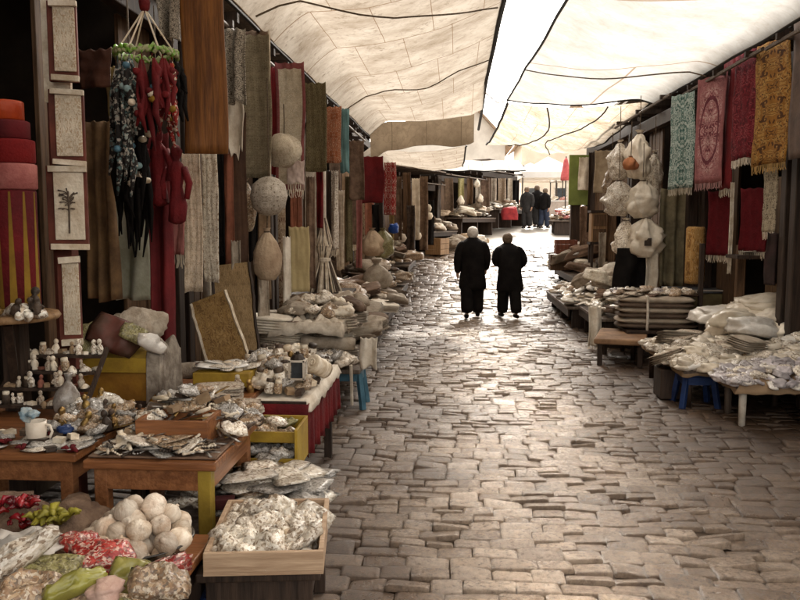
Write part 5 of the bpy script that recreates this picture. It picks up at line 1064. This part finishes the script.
for i, (x_, y_, Y_) in enumerate(((428, 208, 21.2), (429, 216, 21.1), (418, 236, 20.5), (402, 238, 17.6))):
    tag(MB().lathe([(.01, -.1), (.07, -.08), (.1, 0), (.07, .08), (.01, .1)], 12, jit=.3).build('white_ball', TEX_W, smooth=True, loc=P(x_, y_, Y_)), ['upper white ball of wool at the far left corner', 'lower white ball of wool at the far left corner', 'white wool ball by the tan sacks of the left row end', 'white wool ball beside the blue bag'][i], 'ball')

# ================================================================== RIGHT SIDE
RZ = .38
def rtable(label, xa, xb_, ya, yb, z, legs, mt=W_GREY, th=.035):
    t = thing('goods_table', label, 'table', ((xa+xb_)/2, (ya+yb)/2, 0)); cx, cy = (xa+xb_)/2, (ya+yb)/2
    MB().box((0, 0, z-th/2), (xb_-xa, yb-ya, th)).build('tabletop', mt, t, bevel=.004)
    for lx, ly, m in legs: MB().tube([(lx-cx, ly-cy, 0), (lx-cx, ly-cy, z-th)], [.03, .036], 8).build('leg', m, t, smooth=True)
    return t
xa = X(668, 8.4)
rtable('low table under the cream packets on the right', xa, 3.15, 7.65, 9.3, RZ, [(xa+.08, 7.75, W_DARK), (xa+.08, 9.2, W_DARK), (3.05, 7.75, W_DARK), (3.05, 9.2, W_DARK), (xa+.22, 8.45, W_DARK)])
fill(xa, 3.15, 7.65, 9.3, RZ+.005, CARDB, 'goods_sheet', 'brown sheet under the cream packets of the low right table', .12)
heap([(9, 'lump', 'cream_packet', 'lumpy cream wrapped packet on the low right table', 'packet', 'cream packets on the low right table', [CREAM, CREAM, PK_W]), (6, 'packet', 'flat_cream_packet', 'flatter white wrapped packet on the low right table', 'packet', 'flat packets on the low right table', [WHITF, CREAM, PK_W, CREAM]), (.5, 'folded', 'folded_cloth', 'small folded cloth among the cream packets of the low right table', 'cloth', 'folded cloths on the low right table', [TEX_W, TEX_P, TEX_G]), (.6, 'packet', 'brown_packet', 'brown packet on the low right table', 'packet', 'brown packets on the low right table', PK_B)], xa-.04, 3.2, 7.6, 9.2, RZ-.01, 210, .17, .3, (.8, 1.25), zs=.9)
xc = X(738, 7.1)
rtable('low white-legged table at the right photo edge', xc, 3.75, 6.95, 7.62, RZ-.01, [(xc+.09, 7.06, WHITEP), (xc+.12, 7.52, W_GREY), (xc+.62, 7.06, W_GREY), (3.6, 7.06, W_GREY), (3.6, 7.52, W_GREY)])
fill(xc, 3.75, 6.95, 7.62, RZ, CARDB, 'goods_sheet', 'brown sheet under the lilac grey packets', .1)
heap([(9, 'lump', 'lilac_packet', 'lilac grey wrapped packet at the right photo edge', 'packet', 'lilac packets on the white-legged table', [PK_P, LILF, PK_W]), (5, 'packet', 'flat_lilac_packet', 'flat greyish packet on the white-legged table', 'packet', 'flat packets on the white-legged table', [PK_P, LILF, WHITF])], xc-.06, 3.75, 6.92, 7.68, RZ-.01, 190, .15, .4, (.55, .9), zs=.85)
stool('dark blue plastic stool under the cream packets', X(705, 7.75), 7.85, .34, BLUEP, .3)
tag(MB().box((X(662, 8.2)+.1, 8.15, .17), (.22, .3, .3)).build('storage_bin', W_DARK, bevel=.01), 'dark bin half hidden under the low right table', 'bin')
rtable('higher table behind with bulky white bundles', 3.05, 4.2, 8.7, 10.0, .52, [(3.12, 8.8, W_DARK), (3.12, 9.9, W_DARK), (4.0, 9.1, W_DARK), (4.0, 10., W_DARK)])
heap([(4, 'sack', 'white_bundle', 'bulky white wrapped bundle on the higher right table', 'bundle', 'white bundles on the higher right table', [CREAM, WHITF, PLASW, CREAM]), (5, 'lump', 'white_packet', 'cream packet on top of the bulky white bundles', 'packet', 'packets on the bulky white bundles', [CREAM, PK_W, WHITF])], 3.12, 4.2, 8.75, 9.9, .53, 80, .26, .25, (.75, 1.2), zs=.8)
heap([(1, 'lump', 'white_packet', 'white packet between the cream packets and the bulky bundles', 'packet', 'packets between the two right tables', [CREAM, WHITF, PK_W])], 3.15, 4.25, 7.75, 8.6, .42, 80, .2, .3, (.9, 1.3), zs=.65)
rtable('low table under the packets beside the white bundles at the right edge', 3.2, 4.3, 7.7, 8.65, .40, [(3.3, 7.8, W_DARK), (4.2, 7.8, W_DARK), (3.3, 8.55, W_DARK), (4.2, 8.55, W_DARK)])
# brown low board
bt = thing('low_bench', 'brown low bench with a worn top before the striped bedding', 'bench', (X(626, 10.3), 10.35, 0), -.25)
MB().box((0, 0, .31), (.62, 1.05, .07)).build('seat', mat('worn_brown', (.34, .2, .11), (.16, .09, .05), scale=3), bt, bevel=.02)
for sy in (-1, 1):
    for sx in (-1, 1): MB().box((sx*.24, sy*.42, .135), (.06, .06, .27)).build('leg', W_DARK, bt)
# striped bedding
STR = mat('bedding', (.5, .42, .33), (.36, .29, .22), scale=6, bump=.5, bscale=40); STRB = mat('bedding_stripe', (.16, .11, .08), (.1, .07, .05), scale=6)
bd = thing('bedding_bundle', 'striped brown and cream bedding bundle tied with a white band', 'bundle', (X(660, 10.6), 10.75, .40), -.12)
for k in range(6):
    MB().pillow(1.02+U(-.04, .04), .62, .088, 14, 10, jit=.12, c=(U(-.015, .015), 0, k*.068-.02), seed=k*3.).build('folded_blanket', STR if k % 2 else STRB, bd, smooth=True)
MB().tube([(-.12, -.33, -.02), (-.12, -.345, .2), (-.12, -.31, .41), (-.12, .3, .41), (-.12, .34, .2)], .018, 6).build('tie_band', WHITEP, bd)
rtable('dark low table under the striped bedding', 2.2, 3.4, 10.35, 11.2, .38, [(2.3, 10.45, W_DARK), (3.3, 10.45, W_DARK), (2.3, 11.1, W_DARK), (3.3, 11.1, W_DARK)], W_DARK)
heap([(3, 'packet', 'thin_packet', 'thin patterned packet lying on the striped bedding', 'packet', 'packets on the striped bedding', [PK_W, PK_P, PK_B]), (2, 'flat', 'folded_cloth', 'small folded cloth on the striped bedding', 'cloth', 'cloths on the striped bedding', [TEX_P, TEX_W, TEX_B])], X(618, 11), X(690, 11), 10.6, 11.2, .80, 34, .05, .3, (.9, 1.4))
bx = thing('storage_chest', 'olive chest with a steel grey lid right of the striped bedding', 'chest', (X(708, 11.2), 11.4, .0))
MB().box((0, 0, .25), (.95, .6, .5)).build('base', W_DARK, bx, bevel=.006); MB().box((0, 0, .66), (.9, .56, .28)).build('body', W_OLIVE if False else mat('olive_chest', (.2, .16, .075), (.12, .09, .045), scale=4), bx, bevel=.02); MB().box((0, 0, .83), (.94, .6, .045)).build('lid', mat('steel_lid', (.16, .17, .19), (.09, .09, .1), rough=.35, metal=.5), bx, bevel=.006); MB().box((0, -.306, .845), (.95, .014, .02)).build('lid_edge', WHITEP, bx)
for k in range(3): MB().box((0, -.31, .14+.13*k), (.93, .02, .018)).build('ledge', W_GREY, bx)
# right middle and far stalls
G2 = lambda w: [(4, 'packet', 'cream_packet', f'cream lumpy packet on {w}', 'packet', 'packets on '+w, [CREAM, PK_W, WHITF]), (2, 'flat', 'folded_cloth', f'flat folded cloth on {w}', 'cloth', 'cloths on '+w, [TEX_P, TEX_W, TEX_G]), (1, 'lump', 'brown_bundle', f'brown bundle on {w}', 'bundle', 'bundles on '+w, [TEX_B, PK_B])]
floor_stall('stall of cloths and packets behind the brown low bench', X(592, 12), 3.2, 11.3, 13.2, .42, 1, G2('the stall behind the brown bench'), 80, .34)
cl('hanging_cloth', 'cream fringed cloth corner hanging off the stall behind the brown bench', 'cloth', 589, 602, 306, 346, 11.25, TEX_W, waves=1.5, amp=.03, fringe=IVORY)
floor_stall('long low stall of cream packets on the right', X(556, 15), 3.2, 13.3, 16.4, .36, 1, G2('the long low right stall'), 110, .3)
floor_stall('far right stall of baskets near the corner', X(562, 19), 3.1, 16.8, 20.4, .4, 1, G1('the far right corner stall'), 44, .5)
crate('wooden_crate', 'reddish wooden crate stacked at the far right corner', (X(565, 19.4), 19.2, gz(18.6)+.78), (.5, .4, .34), wood('red_crate', (.22, .07, .04), (.12, .04, .022)))
crate('wooden_crate', 'brown wooden crate below the reddish crate', (X(562, 19), 18.8, gz(18.6)+.42), (.6, .45, .36), W_PLANK)
# hanging cream sacks
for i, (px_, py_, r_, h_, Y_, m_, l_) in enumerate(((640, 130, .19, .72, 12.3, CREAM, 'cream sack at the top right of the hanging sack cluster'), (620, 140, .17, .6, 12.5, PK_W, 'cream sack at the top left of the hanging sack cluster'), (631, 156, .12, .2, 12.0, mat('orange_net', (.5, .2, .08), (.34, .13, .06)), 'small orange net bag in the hanging sack cluster'),
        (619, 178, .2, .56, 12.2, PK_W, 'cream sack at the middle left of the cluster'), (643, 178, .22, .58, 12.0, CREAM, 'large cream sack at the middle right of the cluster'), (646, 215, .25, .62, 11.9, CREAM, 'lowest cream sack of the cluster with a dark patch'), (626, 218, .18, .55, 12.2, PK_W, 'speckled sack left of the lowest cream sack'), (655, 150, .13, .7, 12.6, PK_W, 'slim speckled sack at the right of the cluster'), (612, 165, .12, .5, 12.8, PK_B, 'slim brown sack at the left of the cluster'))):
    o = sackbag('hanging_sack', l_, 'sack', P(px_, py_, Y_), r_, h_, m_, jit=.5, cord=.5)
    if i == 5: MB().box((-.02, -r_*1.02, -h_*.62), (.1, .012, .11)).build('patch', DKM, o)
cl('hanging_coat', 'black coat hanging below the cream sacks', 'coat', 617, 646, 248, 288, 11.9, BLACKC, waves=1.2, amp=.06, taper=-.15, thick=.03)
cl('hanging_cloth', 'white cloth strip right of the black coat', 'cloth', 646, 658, 252, 290, 11.8, TEX_W, waves=1, amp=.03)
cl('hanging_cloth', 'olive grey draped curtain right of the sacks', 'curtain', 661, 690, 188, 286, 12.0, mat('olive_drape', (.24, .2, .12), (.12, .1, .06), scale=4), waves=2.5, amp=.05)
o = MB().lathe([(.07, 0), (.12, .01), (.125, .05), (.12, .74), (.1, .77), (.02, .76)], 18, jit=.12).build('carpet_roll', carpet('orange_roll', (.4, .22, .07), (.24, .12, .04), (.5, .32, .14), 6, 6), smooth=True, loc=P(694, 284, 11.0)); tag(o, 'upright orange brown carpet roll beside the olive curtain', 'roll')
# carpets
cl('hanging_carpet', 'green and white leaf patterned carpet', 'carpet', 673, 695, 96, 189, 11.4, carpet('green_carpet', (.4, .46, .42), (.045, .1, .09), (.16, .24, .21), 3, 7, None, 2, False, 4), YR=10.9, waves=.5, amp=.015, fringe=IVORY)
cl('hanging_carpet', 'dusty pink carpet with an oval medallion', 'carpet', 697, 727, 80, 184, 10.7, carpet('pink_carpet', (.32, .13, .13), (.13, .03, .04), (.46, .28, .26), 3, 6, (.28, .1, .1), 5, True, 5), YR=10.1, waves=.5, amp=.015, fringe=mat('pink_fringe', (.5, .27, .25)))
cl('hanging_carpet', 'plain maroon carpet folded behind the pink one', 'carpet', 724, 737, 58, 190, 10.3, DRED, YR=10.0, waves=.5, amp=.015, fringe=IVORY)
cl('hanging_carpet', 'deep red carpet with faint figures and a pale edge', 'carpet', 735, 762, 56, 161, 9.7, carpet('red_carpet', (.125, .007, .012), (.065, .004, .007), (.2, .03, .035), 3, 6, None, 1, False, 4.5), YR=9.1, waves=.5, amp=.015, fringe=IVORY)
cl('hanging_carpet', 'gold and brown carpet nearest on the right', 'carpet', 759, 791, 46, 166, 9.0, carpet('gold_carpet', (.26, .115, .022), (.075, .03, .01), (.36, .2, .055), 3, 8, None, 3, False, 4), YR=8.3, waves=.5, amp=.015, fringe=mat('gold_fringe', (.5, .3, .1)))
cl('hanging_carpet', 'dark brown carpet at the right photo edge', 'carpet', 793, 830, 20, 160, 8.2, mat('edge_carpet', (.1, .06, .04), (.06, .035, .025)), YR=7.5, waves=.5, amp=.015)
cl('hanging_carpet', 'lower red carpet under the pink medallion carpet', 'carpet', 709, 733, 191, 255, 10.7, carpet('plain_red', (.095, .005, .008), (.075, .004, .006), (.105, .007, .01), 1, 2), YR=10.3, waves=.5, amp=.012, fringe=IVORY)
cl('hanging_carpet', 'lower red carpet under the deep red carpet', 'carpet', 742, 768, 188, 251, 9.7, carpet('plain_red', (0, 0, 0), (0, 0, 0), (0, 0, 0)), YR=9.3, waves=.5, amp=.012, fringe=IVORY)
cl('hanging_carpet', 'beige and black runner under the gold carpet', 'carpet', 765, 778, 168, 232, 9.2, carpet('beige_runner', (.42, .36, .26), (.07, .05, .035), (.3, .24, .16), 2, 5), YR=8.9, waves=.5, amp=.01, fringe=IVORY)
tag(MB().box((0, 0, 0), (.05, 1.1, 2.28)).build('plank_board', wood('pale_brown_board', (.2, .12, .06), (.09, .05, .025)), bevel=.004, loc=(X(793, 9.2), 9.3, 1.155)), 'tall brown plank board at the right edge under the dark carpet', 'board')
for i, (px_, Y_, l_) in enumerate(((741, 9.9, 'wooden prop post under the two lower red carpets'), (702, 10.6, 'thin dark post between the two lower red carpets'))):
    q = P(px_, 250, Y_); tag(MB().box((q.x, q.y, .75), (.1 if not i else .05, .08, 1.5)).build('wooden_post', W_PLANK if not i else W_DARK, bevel=.006), l_, 'post')
cl('tassel_cord', 'white tasselled cord left of the lower right red carpet', 'cord', 731, 735, 182, 266, 9.8, IVORY, waves=.5, amp=.01, fringe=IVORY)
cl('hanging_coat', 'dark garment hanging right of the lower red carpets', 'coat', 768, 786, 232, 285, 8.9, mat('dark_garment', (.04, .02, .018), (.02, .012, .01)), waves=1.2, amp=.05)
heap([(1, 'flat', 'folded_cloth', 'small cream cloth lying under the lower right red carpet', 'cloth', 'cream cloths under the lower red carpet', TEX_W)], X(745, 9.6), X(765, 9.6), 9.5, 9.7, P(755, 253, 9.6).z, 3, .02, .2, (.7, .9))
tag(MB().box((X(755, 9.6), 9.6, P(755, 254, 9.6).z-.03), (.5, .4, .04)).build('wall_shelf', W_DARK), 'dark ledge under the lower right red carpet', 'shelf'); 
# shelves and boards left of the sacks
gp = P(579, 180, 20.6)
tag(MB().box((gp.x, 20.6, gp.z), (.5, .06, 1.25)).build('painted_board', mat('green_board', (.24, .3, .08), (.17, .21, .06), scale=3), bevel=.006), 'green board high on the corner post of the right row', 'panel')
cl('hanging_cloth', 'cream cloth hanging over the green board', 'cloth', 579, 590, 157, 190, 20.3, TEX_W, waves=.8, amp=.03)
cl('hanging_cloth', 'tall pale cloth right of the green board', 'cloth', 595, 612, 150, 193, 17.6, mat('pale_tan', (.5, .4, .28), (.36, .28, .19)), waves=.6, amp=.03)
cl('hanging_cloth', 'dark brown cloth between the two pale cloths', 'cloth', 589, 596, 152, 232, 18.4, W_DARK, waves=.6, amp=.03)
q = P(575, 235, 20.7); tag(MB().box((q.x, 20.75, gz(20.7)+1.0), (.24, .2, 2.1)).build('corner_post', W_DARK, bevel=.01), 'thick dark corner post at the end of the right row', 'post')
ch = thing('drawer_chest', 'brown chest of drawers hung behind the cream sacks', 'chest', (X(602, 17), 17.1, gz(17)+1.25)); MB().box((0, 0, .3), (.45, .35, .6)).build('body', W_BROWNBOARD, ch, bevel=.008); MB().box((0, -.18, .45), (.38, .02, .24)).build('drawer', W_PLANK, ch); MB().box((0, -.18, .15), (.38, .02, .24)).build('drawer', W_PLANK, ch); MB().box((0, 0, .63), (.5, .4, .05)).build('top', W_DARK, ch)
st = thing('chest_stand', 'dark trestle stand under the brown chest of drawers', 'stand', (X(602, 17), 17.1, gz(17))); MB().box((0, 0, 1.22), (.5, .4, .05)).build('top', W_DARK, st)
for sx in (-1, 1):
    for sy in (-1, 1): MB().box((sx*.2, sy*.15, .6), (.05, .05, 1.2)).build('leg', W_DARK, st)
for i, (px_, y0_, y1_, Y_, m_) in enumerate(((612, 196, 262, 14.5, W_PLANK), (585, 206, 262, 18.5, TEX_B), (604, 232, 268, 15.2, TEX_G))):
    cl('hanging_cloth', ['brown strip hanging left of the black coat', 'brown cloth by the dark corner post', 'grey cloth under the chest of drawers'][i], 'cloth', px_-5, px_+5, y0_, y1_, Y_, m_, waves=1, amp=.03)
heap([(1, 'sack', 'pale_sack', 'pale sack leaning left of the black coat', 'sack', 'pale sacks left of the black coat', [TEX_W, PK_C, TEX_G])], X(590, 13), X(618, 13), 12.9, 13.6, .75, 6, .15, .5, (.7, 1))

# ================================================================== FAR END
for i, (x_, w__, y0_, y1_, m_) in enumerate(((449, 9, 178, 222, TEX_B), (461, 6, 178, 206, PK_O), (470, 6, 178, 204, W_PLANK), (478, 5, 180, 214, PK_W), (485, 9, 178, 216, TEX_B), (494, 5, 178, 215, TEX_G), (502, 8, 178, 210, PK_B), (510, 5, 178, 206, IVORY), (516, 6, 180, 204, BLACKC), (438, 6, 176, 226, DKM))):
    cl('hanging_cloth', ['wide brown cloth left in the bending row', 'olive speckled cloth in the bending row', 'reddish brown strip in the bending row', 'string of pale bundles in the middle of the bending row', 'grey brown cloth in the middle of the bending row', 'slim grey cloth in the bending row', 'speckled brown cloth right in the bending row', 'white strip at the right of the bending row', 'black garment at the right end of the bending row', 'dark cloth at the left end of the bending row'][i], 'cloth', x_-w__*.5, x_+w__*.5, y0_, y1_, bend_y(x_), m_, waves=1, amp=.05)
for i, (x_, y_) in enumerate(((477, 183), (480, 198), (475, 208), (461, 200), (483, 212))):
    tag(MB().lathe([(.02, -.16), (.08, -.15), (.12, -.06), (.1, .04), (.05, .1), (.02, .16)], 16, jit=.8).build('white_bundle', TEX_W, smooth=True, loc=P(x_, y_, bend_y(x_)-.3)), ['topmost white bundle hanging in the bending row', 'second white bundle on the string in the bending row', 'third white bundle on the string in the bending row', 'white bundle on the olive cloth of the bending row', 'lowest white bundle in the bending row'][i], 'bundle')
mark = set(bpy.data.objects)
floor_stall('first low stall of the bending row, heaped with sacks', -2.2, -1.3, 24.2, 27.6, .6, -1, G1('the first stall of the bending row'), 50, .4, sc=(.8, 1.2))
floor_stall('second low stall of the bending row with the bright red bag', -2.2, -1.35, 28.2, 31.6, .7, -1, G1('the second stall of the bending row'), 44, .4, sc=(.8, 1.2))
floor_stall('last low stall of the bending row beside the bright square', -2.2, -1.4, 32.2, 35.6, .7, -1, G2('the last stall of the bending row'), 44, .35, sc=(1.2, 1.8))
crate('wooden_crate', 'pale crate on the ground before the bending row', (-1.0, 25.2, gz(24.8)), (.5, .7, .5), W_BROWNBOARD)
heap([(1, 'sack', 'paper_sack', 'pale paper sack on the ground before the bending row', 'sack', 'paper sacks before the bending row', [TEX_G, CARDB, TEX_W])], -1.2, -.6, 26.3, 29.0, gz(26.6)+.03, 8, .2, .3, (.9, 1.3))
swing(mark, BEND, BANG)
q = P(510, 212, 31); tag(MB().blob(.62, .5, .6, 20, 12, .15, e=.45).build('red_bag', mat('bright_red_bag', (.32, .03, .03), (.2, .015, .02)), smooth=True, loc=(q.x, q.y, q.z-.3)), 'bright red bag on the second stall of the bending row', 'bag')
WH = mat('tent_canvas', (.82, .79, .74), (.74, .7, .64), scale=2)
def tent(label, x, y, w_, d_, h, m):
    zg = gz(y); t = thing('market_tent', label, 'tent', (x, y, zg))
    mb = MB(); k = [mb.vert(p) for p in ((-w_/2, -d_/2, h), (w_/2, -d_/2, h), (w_/2, d_/2, h), (-w_/2, d_/2, h))]; a = mb.vert((0, 0, h+.75))
    for i in range(4): mb.face(k[i], k[(i+1) % 4], a)
    mb.build('roof', m, t, solid=.01)
    mb = MB()
    for i in range(4):
        p, q = ((-w_/2, -d_/2), (w_/2, -d_/2), (w_/2, d_/2), (-w_/2, d_/2))[i], ((w_/2, -d_/2), (w_/2, d_/2), (-w_/2, d_/2), (-w_/2, -d_/2))[i]
        mb.grid(lambda u, v: Vector((lerp(p[0], q[0], u), lerp(p[1], q[1], u), h-.25*v-.03*abs(math.sin(u*25))*v)), 24, 2)
    mb.build('valance', m, t)
    for sx in (-1, 1):
        for sy in (-1, 1): MB().tube([(sx*w_*.48, sy*d_*.48, 0), (sx*w_*.48, sy*d_*.48, h)], .03).build('pole', IRON, t)
    MB().box((0, 0, .8), (w_*.8, d_*.5, .06)).build('counter', WH, t); MB().box((0, 0, .4), (w_*.78, d_*.48, .74)).build('counter_skirt', mat('tent_skirt', (.6, .5, .42), (.45, .36, .3)), t)
    heap([(1, 'lump', 'bright_goods', 'bright goods on the counter of the '+' '.join(label.split()[:7]), 'goods', 'goods of the '+label, [PK_W, PK_C, mat('pink_goods', (.6, .3, .25)), PK_R])], x-w_*.38, x+w_*.38, y-d_*.24, y+d_*.24, zg+.84, 12, .1, .4, (1, 1.8))
tent('white tent at the head of the street', X(552, 36), 38, 2.6, 2.4, 2.1, WH)
tent('white tent left of the parasol behind the far people', X(531, 44), 45, 3.4, 2.6, 2.3, WH)
tent('cream tent beyond the right corner', X(585, 42), 43, 3.2, 2.6, 2.2, WH)
q = P(566, 168, 33); pr = thing('red_parasol', 'furled pinkish red parasol above the far tents', 'parasol', (q.x, 33, gz(33)))
MB().tube([(0, 0, 0), (0, 0, 2.9)], .025).build('pole', IRON, pr); MB().lathe([(.22, 1.95), (.2, 2.1), (.14, 2.5), (.08, 2.75), (.03, 2.85)], 12, jit=.2).build('canopy', mat('faded_red', (.55, .12, .11), (.4, .07, .07)), pr, smooth=True)
for i, (x_, y_, w_) in enumerate(((3.6, 30.5, 1.3), (4.4, 34.5, 1.8))):
    floor_stall(['pale goods laid out on a low stall in the bright square', 'far low stall of pale goods in the bright square'][i], x_, x_+w_, y_, y_+1.2, .5, 1, [(3, 'lump', 'pale_goods', ['pale goods on the nearer low stall of the bright square', 'pale goods on the far low stall of the bright square'][i], 'goods', ['goods of the nearer square stall', 'goods of the far square stall'][i], [PK_W, PK_C, TEX_W, PK_R]), (1, 'carton', 'dark_box', ['dark box on the nearer low stall of the bright square', 'dark box on the far low stall of the bright square'][i], 'box', ['boxes of the nearer square stall', 'boxes of the far square stall'][i], [DKM, CARDB])], 26, .4, sc=(1.2, 2))
# people
dk = mat('dark_grey_coat', (.035, .032, .03), (.018, .016, .015), rough=.9); WHC = mat('white_hair', (.8, .76, .7), (.6, .55, .5), scale=30, rough=.7, bump=.8); BRC = mat('grey_brown_hair', (.2, .14, .09), (.09, .06, .04), scale=30, rough=.7, bump=.8)
def at(px, Y): return Vector((X(px, Y), Y, gz(Y)+.005))
person('person with white knitted cap in a black coat and dark trousers, walking away', at(473, 14.7), .0, 1.66, BLACKC, BLACKC, WHC, .5, True, [((-.285, -.03, 1.12), (-.28, .0, .84)), ((.275, .03, 1.12), (.25, .12, .9))], .08, .16, 1.12, 1, 1.16)
person('person with grey brown hair in a long black coat, one elbow bent, walking away', at(510.5, 14.75), .22, 1.54, BLACKC, BLACKC, BRC, .5, False, [((-.31, .03, 1.17), (-.2, .24, 1.06)), ((.33, .02, 1.13), (.2, .2, .98))], .18, .17, 1.2, -1, 1.16)
person('person in a grey coat standing at the far end before the tents', at(527, 33), 2.6, 1.68, dk, dk, BRC, .6, stride=.04)
person('person in black beside the grey coat at the far end', at(537, 33.6), .3, 1.72, BLACKC, dk, BRC, .7, stride=.08)
person('person with dark blue trousers rightmost of the far group', at(544, 33.2), -.8, 1.62, BLACKC, mat('navy_trousers', (.03, .04, .07)), BRC, .75, stride=.1)
